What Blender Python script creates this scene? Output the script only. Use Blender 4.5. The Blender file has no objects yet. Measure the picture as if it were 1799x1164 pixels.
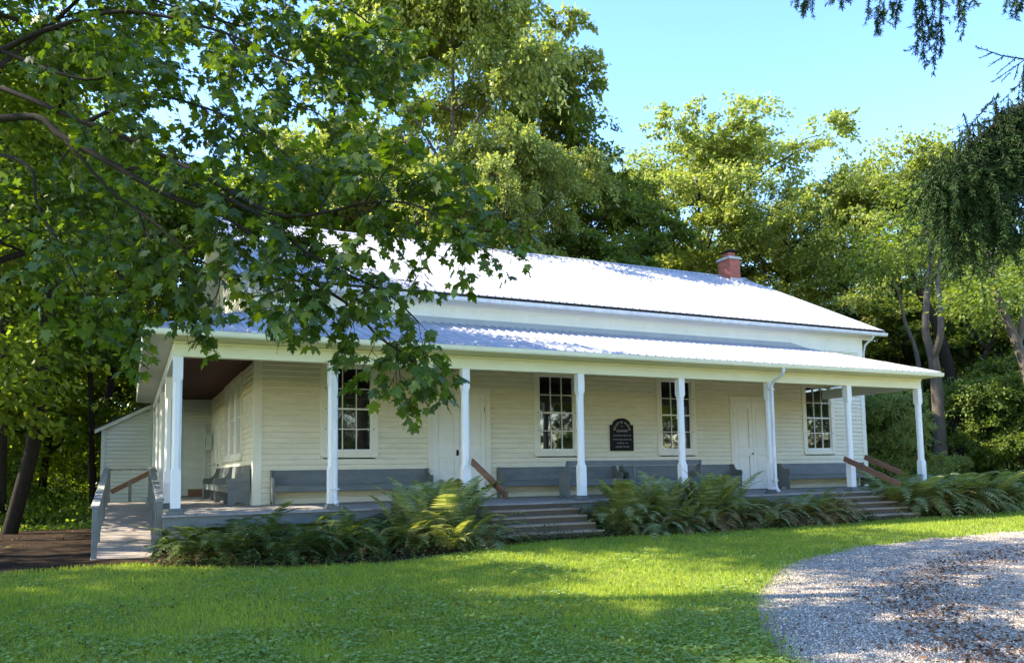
import bpy, math, random
import numpy as np
from mathutils import Vector, Matrix, noise

# ------------------------------------------------------------------ camera
SC = bpy.context.scene
COL = SC.collection
CAM = np.array([-0.650774, -14.993687, 0.650125])
RT = np.array([0.9022213755, -0.4309759505, -0.0160099852])
UP = np.array([-0.0226544643, -0.0844317098, 0.9961717029])
FW = np.array([0.430677797, 0.8984047064, 0.0859396226])
FPX, CX, CY = 1402.77, 899.5, 706.56
cd = bpy.data.cameras.new('camera')
cam = bpy.data.objects.new('camera', cd)
COL.objects.link(cam)
M3 = np.array([RT, UP, -FW]).T
cam.matrix_world = Matrix([[*M3[0], CAM[0]], [*M3[1], CAM[1]], [*M3[2], CAM[2]], [0, 0, 0, 1]])
cd.sensor_width = 36
cd.lens = 36 * FPX / 1799
cd.shift_y = (CY - 582) / 1799
cd.clip_end = 900
cd.clip_start = 0.05
SC.camera = cam


def at(px, py, d):
    """a point of the site at distance d along the view axis"""
    return CAM + d * (FW + RT * (px - CX) / FPX - UP * (py - CY) / FPX)


# ------------------------------------------------------------------ light
SUN = np.array([-0.70, 0.31, 0.64]); SUN /= np.linalg.norm(SUN)
EL = math.asin(SUN[2]); AZ = math.atan2(SUN[0], SUN[1])
w = bpy.data.worlds.new('World'); SC.world = w; w.use_nodes = True
nt = w.node_tree
sky = nt.nodes.new('ShaderNodeTexSky'); sky.sky_type = 'NISHITA'; sky.sun_disc = False
sky.sun_elevation = EL; sky.sun_rotation = AZ
sky.air_density = 1.0; sky.dust_density = 0.25; sky.ozone_density = 2.2
hs = nt.nodes.new('ShaderNodeHueSaturation'); hs.inputs['Saturation'].default_value = 1.26; hs.inputs['Hue'].default_value = .512
nt.links.new(sky.outputs[0], hs.inputs['Color']); nt.links.new(hs.outputs[0], nt.nodes['Background'].inputs[0])
nt.nodes['Background'].inputs[1].default_value = 0.103
sl = bpy.data.lights.new('sun', 'SUN'); sl.energy = 2.15; sl.angle = math.radians(0.55); sl.color = (1, .95, .87)
so = bpy.data.objects.new('sun', sl); COL.objects.link(so)
so.rotation_euler = Vector(SUN).to_track_quat('Z', 'Y').to_euler()
so.location = (-20, 10, 30)
SC.view_settings.view_transform = 'Standard'; SC.view_settings.look = 'None'
SC.view_settings.gamma = 1; SC.view_settings.exposure = 2.95
SC.view_settings.use_white_balance = True
SC.view_settings.white_balance_temperature = 7450; SC.view_settings.white_balance_tint = 12
SC.view_settings.use_curve_mapping = False
SC.cycles.max_bounces = 8; SC.cycles.diffuse_bounces = 4; SC.cycles.transmission_bounces = 4
SC.cycles.transparent_max_bounces = 4
SC.cycles.use_denoising = True; SC.cycles.denoiser = 'OPENIMAGEDENOISE'; SC.cycles.denoising_prefilter = 'NONE'; SC.cycles.denoising_input_passes = 'RGB_ALBEDO_NORMAL'
SC.cycles.sample_clamp_indirect = 3.0; SC.cycles.use_adaptive_sampling = False

rng = np.random.default_rng(7)
random.seed(7)

# ------------------------------------------------------------------ materials
def nodes(name):
    m = bpy.data.materials.new(name); m.use_nodes = True
    t = m.node_tree; b = t.nodes['Principled BSDF']
    return m, t, b


def N(t, typ, **kw):
    n = t.nodes.new('ShaderNode' + typ)
    for k, v in kw.items():
        if isinstance(k, str) and k.startswith('i_'):
            n.inputs[k[2:].replace('_', ' ')].default_value = v
        else:
            setattr(n, k, v)
    return n


def mixc(t, a, b, fac, mode='MIX'):
    n = t.nodes.new('ShaderNodeMix'); n.data_type = 'RGBA'; n.blend_type = mode
    for s, v in ((6, a), (7, b), (0, fac)):
        if hasattr(v, 'links'): t.links.new(v, n.inputs[s])
        elif s == 0: n.inputs[0].default_value = v
        else: n.inputs[s].default_value = (*v, 1)
    return n.outputs[2]


def ramp(t, src, lo, hi):
    n = t.nodes.new('ShaderNodeMapRange'); n.inputs[1].default_value = lo; n.inputs[2].default_value = hi
    t.links.new(src, n.inputs[0]); return n.outputs[0]


def noise_tex(t, scale, detail=4, vec=None, rough=.55):
    n = t.nodes.new('ShaderNodeTexNoise'); n.inputs['Scale'].default_value = scale
    n.inputs['Detail'].default_value = detail; n.inputs['Roughness'].default_value = rough
    if vec is not None: t.links.new(vec, n.inputs['Vector'])
    return n.outputs['Fac']


def coords(t, scale=(1, 1, 1)):
    c = t.nodes.new('ShaderNodeTexCoord'); mp = t.nodes.new('ShaderNodeMapping')
    mp.inputs['Scale'].default_value = scale
    t.links.new(c.outputs['Object'], mp.inputs['Vector']); return mp.outputs[0]


def paint(name, a, b, rough=.55, scale=3, stretch=(1, 1, 1), bump=.1, dirt=None, amt=.35, spec=.35, metal=0):
    """painted or bare surface: two close tones, blotches of dirt, small relief"""
    m, t, p = nodes(name)
    v = coords(t, stretch)
    f = ramp(t, noise_tex(t, scale, 6, v), .35, .65)
    c = mixc(t, a, b, f)
    if dirt is not None:
        g = ramp(t, noise_tex(t, scale * 2.7, 8, v, .7), .52, .75)
        mm = t.nodes.new('ShaderNodeMath'); mm.operation = 'MULTIPLY'; mm.inputs[1].default_value = amt
        t.links.new(g, mm.inputs[0])
        c = mixc(t, c, dirt, mm.outputs[0])
    t.links.new(c, p.inputs['Base Color'])
    p.inputs['Roughness'].default_value = rough
    p.inputs['Specular IOR Level'].default_value = spec
    p.inputs['Metallic'].default_value = metal
    if bump:
        bp = t.nodes.new('ShaderNodeBump'); bp.inputs['Strength'].default_value = bump; bp.inputs['Distance'].default_value = .01
        t.links.new(noise_tex(t, scale * 12, 5, v), bp.inputs['Height']); t.links.new(bp.outputs[0], p.inputs['Normal'])
    return m


def leaf(name, a, b, c, trans=.45, rough=.5, tint=(1.5, 1.45, .55), spec=.3):
    """leaves: every leaf its own tone, light shines through"""
    m, t, p = nodes(name)
    g = t.nodes.new('ShaderNodeNewGeometry')
    rp = t.nodes.new('ShaderNodeValToRGB'); t.links.new(g.outputs['Random Per Island'], rp.inputs[0])
    e = rp.color_ramp.elements; e[0].color = (*a, 1); e[1].color = (*c, 1)
    n = e.new(.55); n.color = (*b, 1)
    col = rp.outputs[0]
    t.links.new(col, p.inputs['Base Color']); p.inputs['Roughness'].default_value = rough
    p.inputs['Specular IOR Level'].default_value = spec
    tr = t.nodes.new('ShaderNodeBsdfTranslucent')
    t.links.new(mixc(t, col, tint, 1.0, 'MULTIPLY'), tr.inputs[0])
    mx = t.nodes.new('ShaderNodeMixShader'); mx.inputs[0].default_value = trans
    t.links.new(p.outputs[0], mx.inputs[1]); t.links.new(tr.outputs[0], mx.inputs[2])
    t.links.new(mx.outputs[0], t.nodes['Material Output'].inputs[0])
    return m


MAT = {}
MAT['siding'] = paint('cream_siding', (.77, .715, .54), (.70, .65, .485), .6, 1.3, (1, 1, 6), .15, (.40, .37, .27), .5)
MAT['trim'] = paint('cream_trim', (.79, .755, .61), (.74, .705, .565), .5, 2, bump=.06, dirt=(.42, .40, .28), amt=.25)
MAT['door'] = paint('door_paint', (.82, .80, .71), (.77, .75, .66), .45, 2, bump=.06, dirt=(.5, .46, .38), amt=.35)
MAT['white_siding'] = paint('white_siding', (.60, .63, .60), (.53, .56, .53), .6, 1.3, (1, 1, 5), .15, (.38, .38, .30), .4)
MAT['beam'] = paint('cream_beam', (.79, .77, .53), (.73, .71, .48), .5, .9, (1, 4, 3), .05, (.50, .48, .34), .3)
MAT['post'] = paint('white_post_paint', (.80, .80, .76), (.77, .77, .73), .45, 2, (1, 1, .5), .03, (.6, .6, .54), .2)
MAT['roof'] = paint('ribbed_steel', (.38, .395, .42), (.30, .315, .34), .62, 1.2, (1, .3, 1), .02, (.22, .21, .20), .5, .3, .1)
MAT['apron'] = paint('grey_flashing', (.38, .385, .36), (.33, .34, .32), .5, 2)
MAT['dark'] = paint('dark_closure', (.025, .02, .018), (.04, .03, .025), .8, 9)
MAT['grey'] = paint('slate_grey_paint', (.155, .172, .162), (.115, .132, .125), .5, 2.5, (1, 1, 3), .12, (.07, .07, .06), .7)
MAT['deck'] = paint('weathered_deck', (.36, .335, .29), (.27, .25, .22), .75, 2.2, (1.2, 9, 1), .3, (.10, .09, .075), .6)
MAT['rampwood'] = paint('ramp_planks', (.36, .31, .26), (.27, .24, .20), .8, 2.2, (1.4, 6, 1), .3, (.13, .10, .08), .6)
MAT['railcap'] = paint('worn_rail_cap', (.34, .35, .32), (.18, .20, .19), .7, 5, (4, 1, 1), .25, (.10, .10, .09), .6)
MAT['stairwood'] = paint('brown_stair_boards', (.115, .085, .05), (.085, .062, .036), .75, 3, (.6, 6, 6), .3, (.09, .07, .05), .6)  # brown darkened to paint in the shadow below the treads
MAT['treadwood'] = paint('worn_treads', (.38, .29, .20), (.27, .20, .135), .8, 3, (1, 5, 5), .3, (.12, .09, .06), .6)  # pale tone paints in the light that catches the tread edges
MAT['brownrail'] = paint('brown_handrail', (.21, .10, .058), (.15, .075, .045), .6, 3, (1, 1, 6), .2, (.08, .05, .03), .5)
MAT['ceiling'] = paint('maroon_ceiling', (.065, .013, .007), (.045, .010, .006), .6, 2, (.4, 8, 1), .1, spec=.1)
MAT['black'] = paint('black_iron', (.010, .010, .011), (.016, .016, .016), .65, 6, bump=.05, spec=.15)
MAT['stone'] = paint('foundation_block', (.33, .31, .27), (.25, .24, .21), .9, 4, bump=.5, dirt=(.12, .12, .09), amt=.5)
MAT['letters'] = paint('sign_letters', (.50, .49, .45), (.42, .41, .38), .6, 20, bump=0)
MAT['bark'] = paint('grey_bark', (.115, .095, .075), (.07, .058, .045), .9, 5, (2.5, 2.5, .5), .9, (.15, .14, .11), .5)
MAT['bark_dark'] = paint('dark_bark', (.034, .027, .021), (.022, .018, .014), .9, 6, (3, 3, .5), .9, (.055, .05, .036), .5, spec=.1)
MAT['soil'] = paint('bed_soil', (.045, .03, .02), (.025, .017, .012), .95, 3, bump=.8, dirt=(.09, .055, .03), amt=.7, spec=.04)
MAT['dirt'] = paint('bare_dirt', (.034, .022, .014), (.018, .012, .008), .95, 1.6, bump=1.0, dirt=(.075, .06, .03), amt=.7, spec=.04)
MAT['duct'] = paint('downspout_metal', (.70, .72, .72), (.58, .60, .60), .4, 4, (1, 1, .4), .05, (.30, .30, .27), .6)

# glass: dark room behind, mirrors the trees
m, t, p = nodes('window_glass')
p.inputs['Base Color'].default_value = (.006, .008, .010, 1); p.inputs['Roughness'].default_value = .025
p.inputs['IOR'].default_value = 2.0
bp = t.nodes.new('ShaderNodeBump'); bp.inputs['Strength'].default_value = .12; bp.inputs['Distance'].default_value = .01
t.links.new(noise_tex(t, 2.2, 2, coords(t)), bp.inputs['Height']); t.links.new(bp.outputs[0], p.inputs['Normal'])
MAT['glass'] = m
m, t, p = nodes('curtained_glass')
p.inputs['Base Color'].default_value = (.30, .31, .28, 1); p.inputs['Roughness'].default_value = .08
MAT['curtain'] = m

# bricks
m, t, p = nodes('red_brick')
v = coords(t)
sx = t.nodes.new('ShaderNodeSeparateXYZ'); t.links.new(v, sx.inputs[0])
ad = t.nodes.new('ShaderNodeMath'); ad.operation = 'ADD'; t.links.new(sx.outputs[0], ad.inputs[0]); t.links.new(sx.outputs[1], ad.inputs[1])
cx = t.nodes.new('ShaderNodeCombineXYZ'); t.links.new(ad.outputs[0], cx.inputs[0]); t.links.new(sx.outputs[2], cx.inputs[1])
br = t.nodes.new('ShaderNodeTexBrick'); t.links.new(cx.outputs[0], br.inputs[0])
br.inputs['Color1'].default_value = (.42, .10, .065, 1); br.inputs['Color2'].default_value = (.30, .075, .05, 1); br.inputs['Mortar'].default_value = (.24, .13, .10, 1)
br.inputs['Scale'].default_value = 1; br.inputs['Brick Width'].default_value = .21; br.inputs['Row Height'].default_value = .075; br.inputs['Mortar Size'].default_value = .008
t.links.new(br.outputs[0], p.inputs['Base Color']); p.inputs['Roughness'].default_value = .85
bp = t.nodes.new('ShaderNodeBump'); bp.inputs['Strength'].default_value = .6; bp.inputs['Distance'].default_value = .01; bp.invert = True
t.links.new(br.outputs[1], bp.inputs['Height']); t.links.new(bp.outputs[0], p.inputs['Normal'])
MAT['brick'] = m

# lawn
m, t, p = nodes('lawn_turf')
v = coords(t)
c1 = mixc(t, (.15, .23, .04), (.20, .28, .055), ramp(t, noise_tex(t, .8, 6, v), .38, .62))
c2 = mixc(t, c1, (.07, .11, .025), ramp(t, noise_tex(t, 38, 4, v), .45, .70))
c3 = mixc(t, c2, (.13, .15, .045), ramp(t, noise_tex(t, 3.3, 6, v), .60, .78))
t.links.new(c3, p.inputs['Base Color']); p.inputs['Roughness'].default_value = .9; p.inputs['Specular IOR Level'].default_value = .1
bp = t.nodes.new('ShaderNodeBump'); bp.inputs['Strength'].default_value = .8; bp.inputs['Distance'].default_value = .03
t.links.new(noise_tex(t, 45, 4, v), bp.inputs['Height']); t.links.new(bp.outputs[0], p.inputs['Normal'])
MAT['lawn'] = m
MAT['woodfloor'] = paint('leaf_litter', (.05, .05, .022), (.035, .055, .018), .95, .7, bump=.8, dirt=(.09, .065, .035), amt=.6, spec=.04)

# gravel
m, t, p = nodes('gravel')
v = coords(t)
vo = t.nodes.new('ShaderNodeTexVoronoi'); vo.inputs['Scale'].default_value = 95; t.links.new(v, vo.inputs[0])
sep = t.nodes.new('ShaderNodeSeparateColor'); t.links.new(vo.outputs['Color'], sep.inputs[0])
c1 = mixc(t, (.24, .21, .165), (.50, .45, .36), sep.outputs[0])
c2 = mixc(t, c1, (.27, .21, .16), ramp(t, noise_tex(t, .9, 7, v, .7), .50, .70))
t.links.new(c2, p.inputs['Base Color']); p.inputs['Roughness'].default_value = .9; p.inputs['Specular IOR Level'].default_value = .05
bp = t.nodes.new('ShaderNodeBump'); bp.inputs['Strength'].default_value = 1; bp.inputs['Distance'].default_value = .02; bp.invert = True
t.links.new(vo.outputs['Distance'], bp.inputs['Height']); t.links.new(bp.outputs[0], p.inputs['Normal'])
MAT['gravel'] = m


def islands(name, cols, rough=.9, spec=.08):
    m, t, p = nodes(name)
    g = t.nodes.new('ShaderNodeNewGeometry'); rp = t.nodes.new('ShaderNodeValToRGB')
    t.links.new(g.outputs['Random Per Island'], rp.inputs[0]); rp.color_ramp.interpolation = 'CONSTANT'
    e = rp.color_ramp.elements
    for k, c in enumerate(cols):
        el = e[0] if k == 0 else (e[1] if k == 1 else e.new(k / len(cols)))
        el.position = k / len(cols); el.color = (*c, 1)
    t.links.new(rp.outputs[0], p.inputs['Base Color']); p.inputs['Roughness'].default_value = rough
    p.inputs['Specular IOR Level'].default_value = spec
    return m


MAT['stones'] = islands('crushed_stone', [(.48, .42, .32), (.40, .35, .27), (.58, .52, .41), (.31, .245, .175), (.46, .38, .28)])
MAT['litter'] = islands('dead_leaves', [(.16, .075, .035), (.10, .05, .028), (.22, .12, .06), (.07, .038, .022)])
MAT['maple'] = leaf('maple_leaves', (.038, .078, .011), (.066, .12, .015), (.12, .18, .022), .48, .45, (1.5, 1.5, .4), .45)
MAT['wood_leaf'] = leaf('woodland_leaves', (.085, .145, .020), (.14, .21, .028), (.23, .29, .04), .55)
MAT['dark_leaf'] = leaf('dark_green_leaves', (.07, .115, .028), (.11, .165, .038), (.18, .235, .055), .5)
MAT['pale_leaf'] = leaf('pale_green_leaves', (.14, .19, .07), (.21, .265, .085), (.33, .36, .12), .5)
MAT['locust'] = leaf('yellow_green_leaves', (.16, .21, .055), (.27, .31, .08), (.42, .44, .15), .5, tint=(1.15, 1.28, .6))
MAT['grassblade'] = leaf('grass_blades', (.19, .27, .042), (.27, .35, .055), (.38, .43, .09), .45, .75, spec=.1)
m = MAT['grassblade']; t = m.node_tree
for n_ in list(t.nodes):
    if n_.type == 'VALTORGB':
        c = mixc(t, n_.outputs[0], (.30, .30, .10), ramp(t, noise_tex(t, 1.1, 6, coords(t), .65), .52, .78))
        c = mixc(t, c, (.09, .17, .03), ramp(t, noise_tex(t, .55, 5, coords(t), .6), .52, .72))
        for l in list(n_.outputs[0].links):
            if l.to_node.type in ('BSDF_PRINCIPLED',): t.links.new(c, l.to_socket)


MAT['clover'] = leaf('clover_leaves', (.13, .23, .045), (.20, .31, .065), (.33, .42, .14), .35, .6, spec=.15)
MAT['fern'] = leaf('fern_green', (.13, .165, .045), (.21, .24, .07), (.36, .35, .15), .4, rough=.75, spec=.1)
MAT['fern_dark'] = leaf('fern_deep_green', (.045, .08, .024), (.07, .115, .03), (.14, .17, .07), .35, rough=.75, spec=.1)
MAT['fern_pale'] = leaf('fern_pale_green', (.16, .21, .08), (.25, .29, .12), (.40, .41, .22), .4, rough=.75, spec=.1)
MAT['fern_brown'] = leaf('fern_turning_brown', (.15, .085, .045), (.20, .145, .055), (.30, .26, .10), .35, rough=.75, spec=.1)
MAT['needle'] = leaf('spruce_needles', (.014, .034, .012), (.024, .055, .018), (.05, .085, .028), .12, .8, spec=.08)


# ------------------------------------------------------------------ mesh tools
def link(name, me, m=None, parent=None):
    o = bpy.data.objects.new(name, me); COL.objects.link(o)
    if m is not None and me is not None and not me.materials: me.materials.append(MAT[m] if isinstance(m, str) else m)
    if parent is not None:
        o.parent = parent
        o.matrix_parent_inverse = Matrix.Translation(-Vector(parent.location)) if PINV else Matrix()
    return o


PINV = True   # parts are modelled in world coordinates; the parent Empty stands at the thing's base


def thing(name, label, cat, loc=(0, 0, 0), group=None):
    o = bpy.data.objects.new(name, None); COL.objects.link(o); o.location = loc; o.empty_display_size = .3
    tag(o, label, cat, group); return o


def tag(o, label, cat, group=None):
    o['label'] = label; o['category'] = cat
    if group: o['group'] = group
    return o


def bulk(name, V, F=None, loops=None, sizes=None, smooth=False):
    """fast mesh from arrays; F (n,k) or loops + sizes"""
    me = bpy.data.meshes.new(name)
    V = np.asarray(V, np.float32)
    if F is not None:
        F = np.asarray(F, np.int32); loops = F.ravel(); sizes = np.full(len(F), F.shape[1], np.int32)
    starts = np.concatenate([[0], np.cumsum(sizes)[:-1]]).astype(np.int32)
    me.vertices.add(len(V)); me.vertices.foreach_set('co', V.ravel())
    me.loops.add(len(loops)); me.loops.foreach_set('vertex_index', loops.astype(np.int32))
    me.polygons.add(len(sizes)); me.polygons.foreach_set('loop_start', starts)
    if smooth: me.polygons.foreach_set('use_smooth', np.ones(len(sizes), bool))
    me.update(calc_edges=True)
    return me


class MB:
    def __init__(s): s.v = []; s.f = []

    def add(s, V, F):
        o = len(s.v); s.v += [tuple(map(float, x)) for x in V]; s.f += [tuple(i + o for i in f) for f in F]; return s

    def box(s, a, b):
        (x0, y0, z0), (x1, y1, z1) = a, b
        x0, x1 = sorted((x0, x1)); y0, y1 = sorted((y0, y1)); z0, z1 = sorted((z0, z1))
        return s.add([(x0, y0, z0), (x1, y0, z0), (x1, y1, z0), (x0, y1, z0), (x0, y0, z1), (x1, y0, z1), (x1, y1, z1), (x0, y1, z1)],
                     [(0, 3, 2, 1), (4, 5, 6, 7), (0, 1, 5, 4), (1, 2, 6, 5), (2, 3, 7, 6), (3, 0, 4, 7)])

    def bar(s, p, q, w, h, up=(0, 0, 1)):
        """beam from p to q, w across, h along up"""
        p = Vector(p); q = Vector(q); d = (q - p).normalized(); sd = d.cross(Vector(up)).normalized(); u = sd.cross(d)
        V = [e + sd * a * w / 2 + u * b * h / 2 for e in (p, q) for a, b in ((-1, -1), (1, -1), (1, 1), (-1, 1))]
        return s.add(V, [(0, 1, 2, 3), (4, 7, 6, 5), (0, 4, 5, 1), (1, 5, 6, 2), (2, 6, 7, 3), (3, 7, 4, 0)])

    def prism(s, poly, vec):
        """poly: list of 3D points; extruded by vec"""
        n = len(poly); vec = Vector(vec); P = [Vector(p) for p in poly]
        return s.add(P + [p + vec for p in P], [tuple(range(n))[::-1], tuple(range(n, 2 * n))] + [(i, (i + 1) % n, n + (i + 1) % n, n + i) for i in range(n)])

    def tube(s, pts, rad, k=6, cap=True):
        pts = [Vector(p) for p in pts]; n = len(pts)
        if not hasattr(rad, '__len__'): rad = [rad] * n
        V = []; ref = Vector((.31, .2, .93))
        for i, p in enumerate(pts):
            d = (pts[min(i + 1, n - 1)] - pts[max(i - 1, 0)]).normalized()
            a = d.cross(ref)
            if a.length < .05: a = d.cross(Vector((1, 0, 0)))
            a.normalize(); b = d.cross(a)
            V += [p + (a * math.cos(2 * math.pi * j / k) + b * math.sin(2 * math.pi * j / k)) * rad[i] for j in range(k)]
        F = [(i * k + j, i * k + (j + 1) % k, (i + 1) * k + (j + 1) % k, (i + 1) * k + j) for i in range(n - 1) for j in range(k)]
        if cap: F += [tuple(range(k))[::-1], tuple(range((n - 1) * k, n * k))]
        return s.add(V, F)

    def build(s, name, m, parent=None, bevel=0, smooth=False):
        me = bpy.data.meshes.new(name); me.from_pydata(s.v, [], s.f); me.update()
        if smooth: me.polygons.foreach_set('use_smooth', np.ones(len(me.polygons), bool))
        o = link(name, me, m, parent)
        if bevel:
            b = o.modifiers.new('bevel', 'BEVEL'); b.width = bevel; b.segments = 2; b.limit_method = 'ANGLE'
        return o


def leaves(name, pos, dr, nr, size, tmpl):
    """one polygon per leaf: tmpl (k,3) = (across, along, out)"""
    pos = np.asarray(pos); n = len(pos); T = np.asarray(tmpl, float); k = len(T)
    dr = dr / (np.linalg.norm(dr, axis=1, keepdims=True) + 1e-9)
    sd = np.cross(dr, nr); sd /= (np.linalg.norm(sd, axis=1, keepdims=True) + 1e-9); nn = np.cross(sd, dr)
    V = pos[:, None, :] + size[:, None, None] * (T[None, :, 0, None] * sd[:, None] + T[None, :, 1, None] * dr[:, None] + T[None, :, 2, None] * nn[:, None])
    return bulk(name, V.reshape(-1, 3), np.arange(n * k).reshape(n, k))


MAPLE_R = [(.05, .0, 0), (.30, -.06, -.05), (.27, .07, -.03), (.42, .14, -.07), (.26, .25, -.02), (.50, .42, -.08), (.42, .47, -.06), (.52, .66, -.09), (.33, .56, -.04), (.17, .56, -.01), (.22, .74, -.04), (.12, .76, -.03)]
MAPLE = MAPLE_R + [(0, 1, -.08)] + [(-x, y, z) for x, y, z in MAPLE_R[::-1]]
OVAL = [(0, 0, 0), (.28, .3, -.06), (.26, .65, -.05), (0, 1, -.03), (-.26, .65, -.05), (-.28, .3, -.06)]
BIT = [(0, 0, 0), (.33, .5, -.05), (0, 1, 0), (-.33, .5, -.05)]
SLIM = [(0, 0, 0), (.16, .5, 0), (0, 1, -.05), (-.16, .5, 0)]


def gz(x, y):
    """height of the ground"""
    x = np.asarray(x, float); y = np.asarray(y, float)
    return -.67 - .017 * np.maximum(0, -1.5 - y)


# ------------------------------------------------------------------ the ground
def grid_sheet(name, xs, ylo, yhi, ny, m, lift, amp=0, kind='structure', edge=0):
    V = []; F = []
    for i, x in enumerate(xs):
        a, b = ylo(x), yhi(x)
        for j in range(ny + 1):
            y = a + (b - a) * j / ny
            z = float(gz(x, y)) + lift
            if amp: z += amp * (noise.noise(Vector((x * 1.3, y * 1.3, 3))) + .5) * min(1, j, ny - j, i, len(xs) - 1 - i)
            V.append((x, y, z))
    n = ny + 1
    F = [(i * n + j, (i + 1) * n + j, (i + 1) * n + j + 1, i * n + j + 1) for i in range(len(xs) - 1) for j in range(ny)]
    me = bpy.data.meshes.new(name); me.from_pydata(V, [], F); me.update()
    o = link(name, me, m); o['kind'] = kind
    return o


me = bpy.data.meshes.new('ground')
ys = [-120, -60, -1.5, 300]
me.from_pydata([(x, y, float(gz(x, max(y, -60)))) for y in ys for x in (-260, 300)], [], [(0, 1, 3, 2), (2, 3, 5, 4), (4, 5, 7, 6)])
g = link('ground', me, 'lawn'); g['kind'] = 'structure'

# gravel drive, a curve that sweeps from the right to beside the camera
edge = [(70, -4.6), (40, -4.5), (26, -4.45), (20, -4.5), (15.6, -4.65), (12.6, -4.8), (10.6, -5.1), (9.0, -5.65), (7.9, -6.2), (7.0, -6.9), (6.0, -7.7), (5.2, -8.5), (4.5, -9.35), (4.05, -10.0), (3.75, -10.7), (3.6, -11.6), (3.7, -13), (4.2, -15), (6, -19), (10, -26), (30, -40), (70, -45)]
pts = []
for i in range(len(edge) - 1):
    a, b = edge[i], edge[i + 1]; L = math.hypot(b[0] - a[0], b[1] - a[1]); n = max(2, int(min(L / .12, 40)))
    for k in range(n):
        u = k / n; x = a[0] + (b[0] - a[0]) * u; y = a[1] + (b[1] - a[1]) * u
        q = noise.noise(Vector((x * 1.3, y * 1.3, 0))) * .22 + noise.noise(Vector((x * 6, y * 6, 0))) * .12
        pts.append((x + q, y + q))
me = bpy.data.meshes.new('gravel_drive')
me.from_pydata([(x, y, float(gz(x, y)) + .004) for x, y in pts], [], [tuple(range(len(pts)))]); me.update()
o = link('gravel_drive', me, 'gravel'); o['kind'] = 'structure'
EDGE = np.array(pts)


def in_poly(x, y, P=EDGE):
    ins = np.zeros(len(x), bool); n = len(P)
    for i in range(n):
        x1, y1 = P[i]; x2, y2 = P[i - 1]
        c = ((y1 > y) != (y2 > y))
        if not c.any(): continue
        ins ^= c & (x < (x2 - x1) * (y - y1) / (y2 - y1 + 1e-12) + x1)
    return ins


def bed_front(x):
    """front edge of the fern bed"""
    return np.interp(x, [-.4, .3, 1.5, 3.0, 4.4, 5.6, 7.9, 9, 12.7, 15, 17, 19, 21, 22.6], [-1.6, -2.3, -2.95, -3.15, -2.6, -1.75, -1.45, -1.75, -1.75, -1.5, -1.3, -1.25, -1.0, -.2])


xs = list(np.arange(-.4, 22.6, .25))
grid_sheet('bed_soil', xs, lambda x: float(bed_front(x)) + .10 * noise.noise(Vector((x * 2.3, 0, 0))), lambda x: .6 if x < 20 else 1.4, 14, 'soil', .006, .08)
grid_sheet('dirt', list(np.arange(-14, -.2, .4)), lambda x: -1.45 - .12 * (-1 - x) + .25 * noise.noise(Vector((x * .8, 1, 0))), lambda x: 9.0, 20, 'dirt', .005, .05)
grid_sheet('woodland_floor', list(np.arange(-60, 120, 4.)), lambda x: 9.0 if x < -.3 else (15.5 if x < 21.5 else 7.0 + .25 * min(x - 21.5, 20) + .9 * noise.noise(Vector((x * .4, 1, 0)))), lambda x: 130, 30, 'woodfloor', .008, 0)

# ------------------------------------------------------------------ the meeting house
WY, WX0, WX1, YB = 3.407, 1.83, 20.85, 15.2
HOUSE = thing('meeting_house', 'long cream clapboard meeting house with ribbed metal roof and a posted front porch', 'building', (11, 7, 0))
BRD = .125


JR = random.Random(11)


def clap(mb, axis, c, out, u0, u1, z0, z1, holes=(), top=None):
    """lapped boards on the plane axis=c facing out (+-1) along that axis; holes (u0,u1,z0,z1)"""
    z = z0
    while z < z1 - 1e-3:
        zt = min(z + BRD + JR.uniform(-.004, .004), z1)
        a, b = u0, u1
        if top is not None:
            r = top(.5 * (z + zt))
            if r is None: break
            a, b = max(u0, r[0]), min(u1, r[1])
        segs = [(a, b)]
        for h in holes:
            if h[2] < zt and h[3] > z:
                new = []
                for s0, s1 in segs:
                    if h[0] > s0: new.append((s0, min(s1, h[0])))
                    if h[1] < s1: new.append((max(s0, h[1]), s1))
                segs = [q for q in new if q[1] - q[0] > .005]
        cut = []
        for s0, s1 in segs:
            u_ = s0
            while s1 - u_ > 3.2:
                L_ = JR.uniform(1.6, 4.6)
                if s1 - u_ - L_ < .6: break
                cut.append((u_, u_ + L_)); u_ += L_ + .004
            cut.append((u_, s1))
        for s0, s1 in cut:
            ob, it = c + out * .022, c + out * .004
            pr = [(c + out * .006, z), (c + out * .027, z + .018), (it, zt + .010), (c - out * .02, zt + .010), (c - out * .02, z)]
            if axis == 1: P = [(s0, q[0], q[1]) for q in pr]; vec = (s1 - s0, 0, 0)
            else: P = [(q[0], s0, q[1]) for q in pr]; vec = (0, s1 - s0, 0)
            mb.prism(P, vec)
        z = zt
    return mb


WIN = [(3.28, 4.64), (8.777, 10.137), (12.648, 14.006), (18.125, 19.48)]
DOOR = [(5.862, 7.539), (15.249, 16.926)]
ZS, ZT = 1.03, 3.26
TW = .155
holes = [(a + .07, b - .07, ZS + .07, ZT - .06) for a, b in WIN] + [(a + .07, b - .07, -.1, 2.70) for a, b in DOOR]
clap(MB(), 1, WY, -1, WX0 + .16, WX1 - .16, .0, 4.9, holes).build('front_wall', 'siding', HOUSE)
SW = [(5.35, 6.65), (6.72, 8.02), (8.12, 9.42), (12.1, 13.2)]
sholes = [(a + .07, b - .07, ZS + .07, 3.14) for a, b in SW] + [(10.5, 11.6, -.1, 2.63)]
rise = .496
clap(MB(), 0, WX0, -1, WY + .16, YB, .0, 8.1, sholes, top=lambda z: (WY, YB) if z < 5.0 else ((WY + (z - 5.15) / rise, YB - (z - 5.15) / rise) if WY + (z - 5.15) / rise < 9.2 else None)).build('side_wall', 'siding', HOUSE)
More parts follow.
